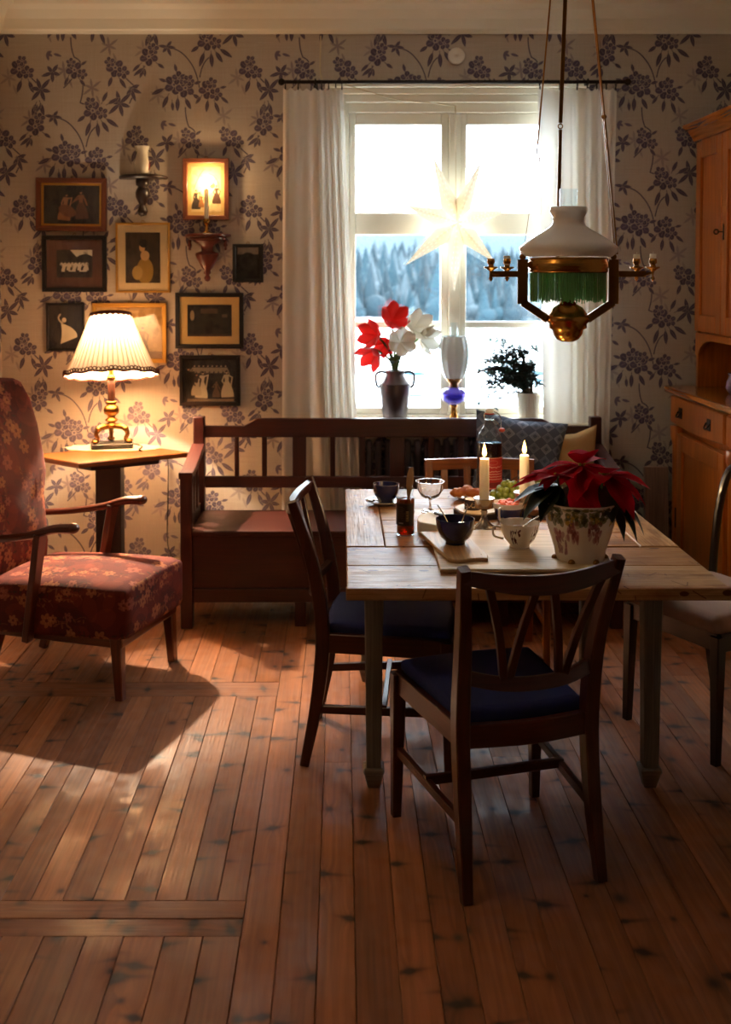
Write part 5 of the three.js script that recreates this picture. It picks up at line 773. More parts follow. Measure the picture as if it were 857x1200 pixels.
{ // green plant in ribbed pot
  const zv = ZW + 0.07, c = onZ(620, 470, zv), px = -zv / F, y = (v) => onZ(620, v, zv).y - sillY, t = thing('potted_plant', 'bushy dark green plant in ribbed white pot on the sill', 'plant', V(c.x, sillY, zv));
  const h = y(460); mesh('pot', [grid(120, 8, (u, v) => { const a = u * 2 * Math.PI, r = px * (10.5 + 3.5 * v + 0.42 * Math.cos(a * 30)); return [r * Math.cos(a), h * v, r * Math.sin(a)]; }), lathe([[0, 0.002], [10 * px, 0.002], [13 * px, h - 0.01], [13.8 * px, h], [14.4 * px, h]], 40)], M.white, t);
  mesh('soil', cyl(0.052, 0.052, 0.01, 0, h - 0.016, 0), M.soil, t);
  const leaves = [], twigs = [];
  for (let k = 0; k < 64; k++) {
    const u = 556 + rnd() ** 0.95 * 72, v = 402 + rnd() ** 0.9 * 54 + (u < 585 ? 14 * rnd(-1, 1.6) : 0), e = V((u - 620) * px, y(v), rnd(-0.05, 0.09)), m = V(e.x * 0.55, h + (e.y - h) * 0.7 + 0.05, e.z * 0.5), cv = new THREE.CatmullRomCurve3([V(rnd(-0.02, 0.02), h - 0.01, rnd(-0.02, 0.02)), m, e]);
    twigs.push(new THREE.TubeGeometry(cv, 8, 0.0026, 5));
    for (let q = 0; q < 16; q++) { const p = cv.getPoint(0.2 + 0.8 * q / 15); leaves.push(place(leafGeo(rnd(0.035, 0.058), rnd(0.017, 0.026), 0.3, 0.2, { n: 4 }), p, rnd(6.28), rnd(-0.3, 0.9))); }
  }
  mesh('twigs', twigs, M.stemBrown, t); const fo = mesh('foliage', leaves, M.leafTeal, t); fo.userData.kind = 'stuff';
}
// ---------------------------------------------------------------- on the table
const at = (u, v, dy = 0) => { const p = onY(u, v, TY + dy); p.y = TY + dy; return p; };
const mpp = (p) => -p.z / F;
const bowlProfile = (R, H, foot, th = 0.004) => [[0, 0], [foot, 0], [foot, 0.004], [foot * 1.02, 0.008], [R * 0.78, H * 0.3], [R * 0.95, H * 0.62], [R, H], [R - th, H], [R * 0.95 - th, H * 0.62], [R * 0.76 - th, H * 0.32], [foot * 0.8, 0.014], [0, 0.012]];
function spoon(parent, a, b, r = 0.0022) { const d = b.clone().sub(a); mesh('spoon', [tube([a, a.clone().addScaledVector(d, 0.5).add(V(0, 0.004, 0)), b], r, 10, 6), ball(0.014, 0, 0, 0, 1.5, 0.35, 1, 12).rotateY(Math.atan2(-d.z, d.x)).translate(a.x, a.y, a.z)], M.steel, parent); }
// wide rough board with things on it
const bz0 = T(516, 672), bz1 = T(497, 625);
{
  const x0 = bz0.x, x1 = T(712, 668).x + 0.03, z1 = bz0.z, z0 = bz1.z, n = 14, top = [];
  const s = new THREE.Shape(); s.moveTo(x0, -z1); for (let i = 1; i <= n; i++) s.lineTo(x0 + (x1 - x0) * i / n, -z1 + 0.003 * Math.sin(i * 2.3)); s.lineTo(x1, -z0); for (let i = n - 1; i >= 0; i--) s.lineTo(x0 + (x1 - x0) * i / n + (i ? 0 : 0.006), -z0 + 0.003 * Math.sin(i * 1.7)); s.closePath();
  tag(mesh('serving_board', extrude(s, 0.012, 0.003).rotateX(-Math.PI / 2).translate(0, TY, 0), M.board), 'wide pale rough wooden board lying across the dining table', 'board');
}
const BT = TY + 0.012;
const atB = (u, v, dy = 0) => { const p = onY(u, v, BT + dy); return p; };
{ // small cutting board with a rounded handle
  const a = atB(497, 628), t = thing('cutting_board', 'small wooden cutting board with handle under the blue bowl', 'board', V(0, BT, 0));
  const P = (u, v) => { const p = atB(u, v, 0.012); return [p.x, -p.z]; }, s = new THREE.Shape();
  s.moveTo(...P(525, 654)); s.lineTo(...P(492, 623)); s.lineTo(...P(540, 620)); s.lineTo(...P(566, 645)); s.quadraticCurveTo(...P(574, 649), ...P(572, 654)); s.quadraticCurveTo(...P(560, 653), ...P(548, 655)); s.quadraticCurveTo(...P(535, 657), ...P(525, 654));
  const hole = new THREE.Path(), hc = P(562, 650); hole.absarc(hc[0], hc[1], 0.006, 0, 7); s.holes.push(hole);
  mesh('board', extrude(s, 0.012, 0.003).rotateX(-Math.PI / 2), M.boardSmall, t);
}
{ // blue bowl on the cutting board
  const p = atB(535, 640, 0.012), k = mpp(p), R = 23.5 * k, H = 30 * k, t = thing('bowl', 'dark blue glazed bowl with spoons on the small cutting board', 'bowl', V(p.x, BT + 0.012, p.z - R * 0.55));
  mesh('glaze', lathe(bowlProfile(R, H, R * 0.5), 40), M.blueGlaze, t); mesh('inside', lathe([[R - 0.003, H + 0.0008], [R * 0.93, H * 0.62], [R * 0.73, H * 0.33], [R * 0.4, 0.016], [0, 0.015]], 40), phy({ color: '#4e6a86', roughness: 0.2, clearcoat: 0.5 }), t);
  spoon(t, V(-0.02, H * 0.75, 0.01), V(-0.05, H + 0.03, -0.05)); spoon(t, V(0.02, H * 0.8, 0.0), V(0.045, H + 0.025, -0.05));
}
{ // blue cup on saucer
  const p = T(451, 593), k = mpp(p), t = thing('cup', 'large dark blue cup with pale inside standing on a saucer', 'cup', V(p.x + 2 * k, TY + 0.008, p.z - 0.03));
  const R = 16 * k, H = 22 * k; mesh('glaze', lathe(bowlProfile(R, H, R * 0.6), 36), M.blueGlaze, t); mesh('inside', lathe([[R - 0.002, H + 0.0008], [R * 0.93, H * 0.62], [R * 0.73, H * 0.33], [R * 0.4, 0.016], [0, 0.015]], 36), phy({ color: '#b8b2a8', roughness: 0.2, clearcoat: 0.5 }), t);
  const s = thing('saucer', 'blue and white saucer with a spoon under the large blue cup', 'saucer', V(p.x, TY, p.z - 0.03)), sr = 23 * k;
  mesh('plate', lathe([[0, 0.003], [sr * 0.5, 0.002], [sr * 0.55, 0.004], [sr, 0.016], [sr, 0.018], [sr * 0.55, 0.008], [0, 0.007]], 36), M.porcelain, s); mesh('blue_rim', lathe([[sr * 0.78, 0.0128], [sr * 0.97, 0.0177], [sr * 0.985, 0.0184], [sr * 0.78, 0.0134]], 36), M.blueGlaze, s);
  spoon(s, V(-sr * 0.72, 0.019, 0.02), V(-sr * 0.2, 0.022, 0.06));
}
{ // jar with dark label and a wooden butter knife
  const p = T(476, 629), k = mpp(p), R = 11 * k, H = 58 * k, t = thing('jar', 'glass jar of amber jam with dark label and a knife in it', 'jar', V(p.x, TY, p.z - R));
  mesh('glass', lathe([[0, 0.003], [R * 0.9, 0], [R, 0.006], [R, H * 0.72], [R * 0.94, H * 0.78], [R * 0.8, H * 0.83], [R * 0.8, H * 0.87], [R * 0.86, H * 0.88], [R * 0.86, H * 0.97], [R * 0.82, H], [R * 0.78, H]], 36), M.thinGlass, t);
  mesh('jam', lathe([[0, 0.005], [R * 0.92, 0.006], [R * 0.94, H * 0.3], [R * 0.94, H * 0.74], [0, H * 0.74]], 32), phy({ color: '#b4571a', roughness: 0.1, transmission: 0.6, thickness: 0.02, attenuationColor: new THREE.Color('#c8520f'), attenuationDistance: 0.03, ior: 1.4 }), t);
  const lab = canvasTex(512, 256, (x, w, h) => { x.fillStyle = '#231816'; x.fillRect(0, 0, w, h); x.fillStyle = '#4a2c28'; x.fillRect(0, 0, w, 14); x.strokeStyle = '#b59a6a'; x.lineWidth = 4; x.strokeRect(w * 0.7, h * 0.36, 44, 110); x.fillStyle = '#b59a6a'; for (let i = 0; i < 9; i++) x.fillRect(w * 0.7 + 8, h * 0.36 + 10 + i * 11, 28, i % 3 ? 3 : 6); x.fillStyle = '#8e8580'; x.fillRect(w * 0.42, h * 0.86, 90, 16); x.fillStyle = '#5e4a42'; for (let i = 0; i < 8; i++) x.fillRect(w * 0.44, h * 0.16 + i * 18, 70 + (i * 37) % 50, 4); });
  mesh('label', new THREE.CylinderGeometry(R * 1.012, R * 1.012, H * 0.46, 40, 1, true, -2.1, 3.0).translate(0, H * 0.45, 0), std({ map: lab, roughness: 0.6, side: THREE.DoubleSide }), t);
  mesh('knife', [sweep([V(0.004, H * 0.25, 0.0), V(R * 0.4, H * 0.95, 0), V(R * 0.62, H * 1.38, -0.004)], (q) => 0.008 + 0.016 * Math.sin(Math.min(1, Math.max(0, q - 0.35) / 0.65) * Math.PI * 0.93), 0.004, { up: V(0, 0, 1), steps: 16 })], M.boardSmall, t);
}
{ // cut-glass coupe
  const p = T(505, 602), k = mpp(p), t = thing('coupe_glass', 'empty cut crystal champagne coupe on a short stem', 'glass', V(p.x, TY, p.z - 0.03)), R = 17 * k, H = 37 * k;
  mesh('foot', lathe([[0, 0], [R * 0.62, 0], [R * 0.62, 0.002], [R * 0.2, 0.006], [0.0045, 0.014], [0.004, H * 0.36], [0.007, H * 0.4], [0, H * 0.41]], 28), M.crystal, t);
  const cg = lathe([[0, H * 0.4], [R * 0.2, H * 0.405], [R * 0.6, H * 0.52], [R * 0.86, H * 0.72], [R, H], [R - 0.0015, H], [R * 0.83, H * 0.73], [R * 0.56, H * 0.55], [0, H * 0.45]], 80), cp = cg.attributes.position;
  for (let i = 0; i < cp.count; i++) { const x = cp.getX(i), yy = cp.getY(i), zz = cp.getZ(i), j = i % 9, a = Math.atan2(zz, x), d = j > 0 && j < 4 ? 1 + 0.05 * Math.abs(Math.cos(a * 8 + yy * 60)) : 1; cp.setXYZ(i, x * d, yy, zz * d); }
  cg.computeVertexNormals(); mesh('bowl', cg, M.crystal, t);
  mesh('rim', torus(R, 0.0011, 0, 0, 0, 40).rotateX(Math.PI / 2).translate(0, H, 0), M.crystal, t);
}
{ // white cheese with knife
  const a = atB(489, 612), t = thing('cheese_slab', 'thick white slab of soft cheese beside the crystal coupe', 'cheese', V(0, TY, 0));
  const P = (u, v) => { const p = onY(u, v, BT + 0.03); return [p.x, -p.z]; };
  const s = new THREE.Shape(); s.moveTo(...P(490, 604)); s.quadraticCurveTo(...P(487, 610), ...P(493, 612)); s.lineTo(...P(512, 615)); s.lineTo(...P(531, 611)); s.lineTo(...P(522, 601)); s.quadraticCurveTo(...P(505, 597), ...P(490, 604));
  mesh('rind', extrude(s, 0.042, 0.005, { bs: 3 }).rotateX(-Math.PI / 2), std({ color: '#e2dccb', roughness: 0.7 }), t);
  const k = thing('table_knife', 'dark handled knife lying across the white cheese', 'knife', V(0, BT + 0.033, 0)), a1 = onY(497, 598, BT + 0.033), a2 = onY(524, 607, BT + 0.033);
  const h = a1.clone().lerp(a2, 0.5); for (const q of [a1, a2, h]) q.y = 0.004;
  mesh('blade', sweep([a1, h], 0.012, 0.0016), M.steel, k); mesh('handle', sweep([h, a2], 0.011, 0.008), M.black, k);
}
{ // teacup with sprig
  const p = atB(611, 644), k = mpp(p), R = 24 * k, H = 30 * k, t = thing('teacup', 'white porcelain teacup painted with a brown flower sprig', 'cup', V(p.x, BT, p.z - R * 0.5));
  const tex = canvasTex(1024, 256, (x, w, h) => { let s = 3; const r = () => (s = (s * 16807) % 2147483647) / 2147483647; x.fillStyle = '#e3d9c9'; x.fillRect(0, 0, w, h); for (const c of [0.06, 0.36, 0.62, 0.86]) for (let i = 0; i < 26; i++) { x.fillStyle = ['#5a2f33', '#71484a', '#49343a'][i % 3]; x.beginPath(); x.ellipse(w * c + (r() - 0.5) * 100, h * 0.58 + (r() - 0.5) * 44, 6 + r() * 8, 2 + r() * 3, r() * 3, 0, 7); x.fill(); } });
  const g = lathe([[0, 0], [R * 0.48, 0], [R * 0.5, 0.004], [R * 0.46, 0.007], [R * 0.75, H * 0.35], [R * 0.93, H * 0.7], [R, H], [R - 0.0025, H], [R * 0.92 - 0.002, H * 0.7], [R * 0.72, H * 0.36], [R * 0.3, 0.012], [0, 0.011]], 44); g.rotateY(0.5);
  mesh('cup_body', g, phy({ map: tex, roughness: 0.15, clearcoat: 0.7, clearcoatRoughness: 0.05 }), t);
  mesh('handle', tube([V(-R * 0.9, H * 0.8, 0), V(-R * 1.28, H * 0.82, 0.004), V(-R * 1.3, H * 0.5, 0.006), V(-R * 0.8, H * 0.33, 0)], 0.0035, 20, 7), M.porcelain, t);
  mesh('cocoa', cyl(R * 0.88, R * 0.88, 0.002, 0, H * 0.68, 0, 32), phy({ color: '#3a2418', roughness: 0.15 }), t);
  spoon(t, V(0.004, H * 0.75, 0), V(R * 1.5, H + 0.022, -0.04)); mesh('biscuit', ball(0.019, -0.006, H * 0.78, 0.006, 1.1, 0.5, 0.9, 14), std({ color: '#4a2c1a', roughness: 0.8 }), t);
}
// candlesticks
function candlestick(label, uBase, vBase, uTop, vWax0, vWax1, vFl, R) {
  const p = T(uBase, vBase), k = mpp(p), z = p.z - R * 0.8, t = thing('candlestick', label, 'candlestick', V(p.x, TY, z)), h = onZ(uTop, vWax0, z).y - TY, hw = onZ(uTop, vWax1, z).y - TY, fl = onZ(uTop, vFl, z).y - TY - hw, kk = -z / F;
  mesh('stand', lathe([[0, 0], [R, 0], [R, 0.004], [R * 0.92, 0.008], [R * 0.6, 0.016], [R * 0.3, 0.034], [0.009, h * 0.5], [0.012, h * 0.56], [0.009, h * 0.6], [0.013, h * 0.64], [11 * kk, h * 0.7], [11 * kk, h * 0.9], [13 * kk, h], [12 * kk, h + 0.002], [5 * kk, h * 0.98], [0, h * 0.94]], 36), M.silver, t);
  mesh('candle', lathe([[0, h * 0.94], [6 * kk, h * 0.94], [5.4 * kk, hw - 0.004], [4.4 * kk, hw], [1.5 * kk, hw - 0.004], [0, hw - 0.004]], 20), M.wax, t);
  mesh('wick', tube([V(0, hw - 0.005, 0), V(0.001, hw + 0.008, 0)], 0.0012, 3, 5), M.wick, t);
  flame(t, 0, hw + 0.004, 0, fl, LAMP.candle);
}
candlestick('silver candlestick with lit candle in front of the tall bottle', 569, 622, 569, 584, 537, 520, 0.04);
candlestick('silver candlestick with lit candle beside the red poinsettia', 616, 612, 614.5, 577, 533, 517, 0.036);
{ // swing-top bottle
  const p = T(573, 577), z = p.z - 0.045, k = -z / F, c = onZ(573.5, 570, z), y = (v) => onZ(573, v, z).y - TY, R = 15 * k, t = thing('swing_top_bottle', 'tall clear swing-top bottle of dark drink with red label', 'bottle', V(c.x, TY, z));
  const prof = [[0, 0.004], [R * 0.9, 0], [R, 0.008], [R, y(520)], [R * 0.98, y(514)], [R * 0.8, y(507)], [R * 0.5, y(501)], [R * 0.34, y(495)], [R * 0.3, y(489)], [R * 0.34, y(488)], [R * 0.34, y(484)], [R * 0.28, y(483.5)]];
  mesh('glass', lathe(prof, 36), M.thinGlass, t);
  mesh('drink', lathe([[0, 0.006], [R * 0.88, 0.004], [R * 0.96, 0.012], [R * 0.96, y(519)], [0, y(519)]], 32), phy({ color: '#3a1508', roughness: 0.05, transmission: 0.75, thickness: 0.05, attenuationColor: new THREE.Color('#6e2408'), attenuationDistance: 0.03, ior: 1.34 }), t);
  const lab = canvasTex(512, 512, (x, w, h) => {
    x.fillStyle = '#b3241d'; x.fillRect(0, 0, w, h); x.fillStyle = '#e0b8a0'; x.fillRect(0, 6, w, 8); x.fillRect(0, h - 16, w, 8); x.fillStyle = '#7a1512'; x.fillRect(0, h * 0.78, w, h * 0.16);
    x.strokeStyle = '#f0cdb8'; x.lineWidth = 7; for (const [y0, n, a] of [[0.3, 10, 16], [0.44, 12, 12], [0.52, 16, 6], [0.6, 16, 6], [0.68, 14, 5]]) { x.beginPath(); for (let i = 0; i <= 80; i++) { const q = i / 80; x.lineTo(w * (0.12 + 0.76 * q), h * y0 + a * Math.sin(q * n * 3.1) * (0.5 + 0.5 * Math.sin(q * 21))); } x.stroke(); }
    x.strokeStyle = '#d99a80'; x.lineWidth = 4; x.beginPath(); x.ellipse(w * 0.5, h * 0.16, 90, 34, 0, 0, 7); x.stroke();
  });
  mesh('label', new THREE.CylinderGeometry(R * 1.012, R * 1.012, y(534) - y(571), 40, 1, true, -1.0, 2.3).translate(0, (y(534) + y(571)) / 2, 0), std({ map: lab, roughness: 0.55, side: THREE.DoubleSide }), t);
  mesh('stopper', lathe([[0, y(484)], [R * 0.3, y(484)], [R * 0.34, y(481)], [R * 0.26, y(478.5)], [0, y(478)]], 18), phy({ color: '#e6dccb', roughness: 0.25 }), t);
  mesh('washer', lathe([[R * 0.2, y(485.4)], [R * 0.37, y(485.4)], [R * 0.37, y(484)], [R * 0.2, y(484)]], 18), std({ color: '#b3301f', roughness: 0.6 }), t);
  mesh('wire_bail', [tube([V(-R * 0.36, y(492), 0), V(-R * 0.42, y(486), 0), V(-R * 0.1, y(480), 0.0), V(R * 0.3, y(482), 0), V(R * 0.75, y(486), 0.01), V(R * 0.9, y(501), 0.02)], 0.0016, 24, 5), tube([V(R * 0.36, y(492), 0), V(R * 0.7, y(497), 0.015), V(R * 0.95, y(503), 0.02)], 0.0016, 12, 5), torus(R * 0.34, 0.0014, 0, 0, 0, 20).rotateX(Math.PI / 2).translate(0, y(492), 0)], M.steel, t);
  mesh('bail_knob', ball(0.011, R * 0.92, y(503), 0.02, 1.2, 0.8, 1, 10), std({ color: '#b3483a', roughness: 0.4 }), t);
}
{ // bread on a plate
  const p = T(549, 589), k = mpp(p), z = p.z - 0.06, t = thing('bread_plate', 'small white plate under the bread rolls', 'plate', V(onZ(549, 585, z).x, TY, z)), r = 21 * k;
  mesh('plate', lathe([[0, 0.004], [r * 0.6, 0.003], [r, 0.016], [r, 0.019], [r * 0.6, 0.008], [0, 0.008]], 36), M.porcelain, t);
  const crust = dataTex(64, 64, (u, v) => { const g = noise(u * 6, v * 6, 6, 6, 91); return [196 - 60 * g, 128 - 62 * g, 54 - 30 * g]; }), bread = std({ map: crust, roughness: 0.75 });
  [[538, 578, 0.029, 0.5], [556, 580, 0.029, -0.4], [548, 572, 0.026, 1.4]].forEach(([u, v, R, a], i) => {
    const q = onZ(u, v, z + [0.025, 0.03, -0.04][i]), b = thing('bread_bun', ['glazed bread bun on the white plate, next to the crystal coupe', 'plaited bread bun on the white plate, touching the candle', 'small bread bun on the white plate, behind two others'][i], 'bread', V(q.x, TY + 0.02 + R * 0.4, q.z), a);
    const g = new THREE.SphereGeometry(R, 26, 16), pp = g.attributes.position; for (let j = 0; j < pp.count; j++) { const x = pp.getX(j), y = pp.getY(j), zz = pp.getZ(j), d = 1 + 0.07 * Math.sin(x / R * 9 + zz / R * 4); pp.setXYZ(j, x * 1.3 * d, y * 0.62 * d, zz * 0.85 * d); } g.computeVertexNormals(); mesh('crust', g, bread, b);
  });
}
{ // wood slice with wrapped cheese
  const p = T(560, 611), k = mpp(p), z = p.z - 0.09, r = 30 * k, t = thing('wood_slice', 'round log slice with bark edge used as a cheese stand', 'board', V(onZ(561, 600, z).x, TY, z));
  const f = (a) => 1 + 0.05 * Math.sin(a * 3 + 1) + 0.03 * Math.sin(a * 7); const disc = (R, h, y0) => { const s = new THREE.Shape(); for (let i = 0; i <= 48; i++) { const a = i / 48 * 2 * Math.PI, q = R * f(a); i ? s.lineTo(q * Math.cos(a), q * Math.sin(a)) : s.moveTo(q, 0); } return extrude(s, h, 0.002).rotateX(-Math.PI / 2).translate(0, y0, 0); };
  mesh('heartwood', disc(r * 0.95, 0.025, 0.001), M.board, t); mesh('bark', disc(r, 0.021, 0), M.bark, t);
  const q = onZ(554, 597, z + 0.01), c = thing('wrapped_cheese', 'small round brown-wrapped cheese on the log slice', 'cheese', V(q.x, TY + 0.026, z + 0.01)), R = 9.5 * -z / F, h = 12 * -z / F;
  const tex = canvasTex(512, 64, (x, w, h2) => { x.fillStyle = '#2a1a12'; x.fillRect(0, 0, w, h2); x.strokeStyle = '#c3a878'; x.lineWidth = 5; for (let i = 0; i < 14; i++) { x.beginPath(); x.arc(i * 38 + 10, 32, 13, 0.5 + i, 4 + i); x.stroke(); } });
  mesh('wrapper', new THREE.CylinderGeometry(R, R, h, 30, 1, true).translate(0, h / 2, 0), std({ map: tex, roughness: 0.7, side: THREE.DoubleSide }), c); mesh('cheese_top', [cyl(R * 0.985, R * 0.98, 0.002, 0, h - 0.001, 0, 30), cyl(R * 0.985, R * 0.98, 0.002, 0, 0.001, 0, 30)], std({ color: '#c9a96e', roughness: 0.7 }), c);
}
{ // grapes
  const p = T(597, 594), z = p.z - 0.06, c = onZ(597, 585, z), t = thing('grape_bunch', 'bunch of green grapes heaped beside the bottle', 'grapes', V(c.x, TY, z)), R = 0.0135;
  const g = ball(R, 0, 0, 0, 1, 1.18, 1, 14), gm = phy({ color: '#8d9a3a', roughness: 0.3, transmission: 0.25, thickness: 0, clearcoat: 0.3 }), gm2 = phy({ color: '#7c8a34', roughness: 0.35, transmission: 0.25, thickness: 0 });
  for (let l = 0; l < 4; l++) { const n = [15, 12, 8, 4][l]; for (let i = 0; i < n; i++) { const a = i / n * 6.283 + l, q = [0.062, 0.048, 0.034, 0.016][l] * rnd(0.75, 1.05); const m = mesh('grape', g.clone().rotateZ(rnd(-0.8, 0.8)).rotateY(rnd(6)).translate(q * Math.cos(a) * 1.25, R + l * 0.019 + rnd(0, 0.004), q * Math.sin(a) * 0.9), rnd() < 0.5 ? gm : gm2, t); } }
  mesh('stalk', tube([V(0, 0.03, 0), V(0.01, 0.085, -0.01), V(0.035, 0.1, -0.02)], 0.002, 10, 5), M.stemBrown, t);
}
{ // blue and white cup with pink filling
  const p = T(602, 615), z = p.z - 0.035, c = onZ(596, 612, z), k = -z / F, R = 18.5 * k, H = 24 * k, t = thing('salad_cup', 'blue and white handled cup filled with pink salmon', 'cup', V(c.x, TY, z));
  const tex = canvasTex(512, 128, (x, w, h) => { x.fillStyle = '#23306e'; x.fillRect(0, 0, w, h); x.fillStyle = '#e2e2e2'; x.fillRect(0, 0, w, h * 0.16); x.fillStyle = '#bcc6e0'; for (let i = 0; i < 12; i++) { x.beginPath(); x.ellipse(i * 44 + 20, h * 0.55, 9, 24, 0.3, 0, 7); x.fill(); } x.fillStyle = '#10173e'; for (let i = 0; i < 12; i++) { x.beginPath(); x.ellipse(i * 44 + 42, h * 0.6, 8, 20, -0.3, 0, 7); x.fill(); } });
  mesh('cup_body', lathe([[0, 0], [R * 0.6, 0], [R * 0.62, 0.005], [R * 0.8, H * 0.3], [R * 0.95, H * 0.7], [R, H]], 36), phy({ map: tex, roughness: 0.15, clearcoat: 0.6, side: THREE.DoubleSide }), t); mesh('inside', lathe([[R, H], [R - 0.003, H], [R * 0.91, H * 0.7], [R * 0.74, H * 0.3], [0, 0.008]], 36), M.porcelain, t);
  mesh('handle', tube([V(-R * 0.5, H * 0.85, R * 0.75), V(-R * 0.75, H * 0.85, R * 1.15), V(-R * 0.72, H * 0.4, R * 1.1), V(-R * 0.42, H * 0.3, R * 0.68)], 0.004, 16, 7), M.porcelain, t);
  const bits = []; for (let i = 0; i < 26; i++) { const a = rnd(6.28), q = rnd(R * 0.75); bits.push(rbox(rnd(0.012, 0.024), 0.008, rnd(0.01, 0.016), 0.003, 0, 0, 0, 1).rotateY(rnd(3)).rotateX(rnd(-0.4, 0.4)).translate(q * Math.cos(a), H * 0.88 + rnd(0.008) + 0.008 * (1 - q / R), q * Math.sin(a))); } const s = mesh('salmon', bits, std({ color: '#d8674a', roughness: 0.5 }), t); s.userData.kind = 'stuff';
}
{ // crispbread on a plate, napkin and yellow tealight behind the flowers
  const p = T(632, 609), z = p.z - 0.05, c = onZ(632, 600, z), k = -z / F, t = thing('pastry_plate', 'dark plate with golden pastry next to the poinsettia pot', 'plate', V(c.x, TY, z));
  mesh('plate', lathe([[0, 0.003], [14 * k, 0.003], [21 * k, 0.012], [21 * k, 0.014], [14 * k, 0.006], [0, 0.006]], 30), M.blueGlaze, t); mesh('pastry', rbox(26 * k, 0.024, 0.07, 0.011, 0, 0.018, 0, 3), std({ color: '#c08246', roughness: 0.8, bumpMap: rep(smudge, 3, 3), bumpScale: 0.003 }), t);
  const q = T(632, 586), z2 = q.z - 0.06, c2 = onZ(634, 575, z2), g = thing('tealight_holder', 'yellow glass tealight holder behind the poinsettia leaves', 'candle holder', V(c2.x, TY, z2)), kk = -z2 / F;
  mesh('cup', lathe([[0, 0.002], [8 * kk, 0], [11 * kk, 0.012], [13 * kk, 0.06], [12 * kk, 0.062], [10 * kk, 0.014], [0, 0.01]], 28), phy({ color: '#c8b43a', roughness: 0.08, transmission: 0.75, thickness: 0 }), g); mesh('tealight', cyl(0.018, 0.018, 0.014, 0, 0.02, 0), M.wax, g);
  const nz = z2 + 0.05, n0 = onZ(622, 572, nz), n = mesh('napkin', grid(8, 8, (u, v) => [(u - 0.5) * 0.07 * (1 - 0.7 * v), v * 0.08, 0.012 * Math.sin(u * 9) * (1 - v) + 0.004 * v]), std({ color: '#d9d8dc', roughness: 0.9 })); n.position.set(n0.x, TY + 0.001, nz); tag(n, 'folded white napkin standing between candle and pastry plate', 'napkin');
  const r = onY(735, 607, TY), pl = thing('side_plate', 'blue patterned white plate partly hidden by the poinsettia', 'plate', V(r.x - 0.05, TY, r.z - 0.02)), rr = 0.085;
  const bt = canvasTex(256, 256, (x, w, h) => { x.fillStyle = '#dfe2ea'; x.fillRect(0, 0, w, h); x.fillStyle = '#27459c'; for (let i = 0; i < 16; i++) { x.beginPath(); x.ellipse(i * 16 + 8, h * 0.3, 6, 22, 0.4, 0, 7); x.fill(); } });
  mesh('plate', lathe([[0, 0.003], [rr * 0.6, 0.002], [rr, 0.018], [rr, 0.02], [rr * 0.6, 0.007], [0, 0.007]], 36), phy({ map: bt, roughness: 0.15, clearcoat: 0.6 }), pl);
}
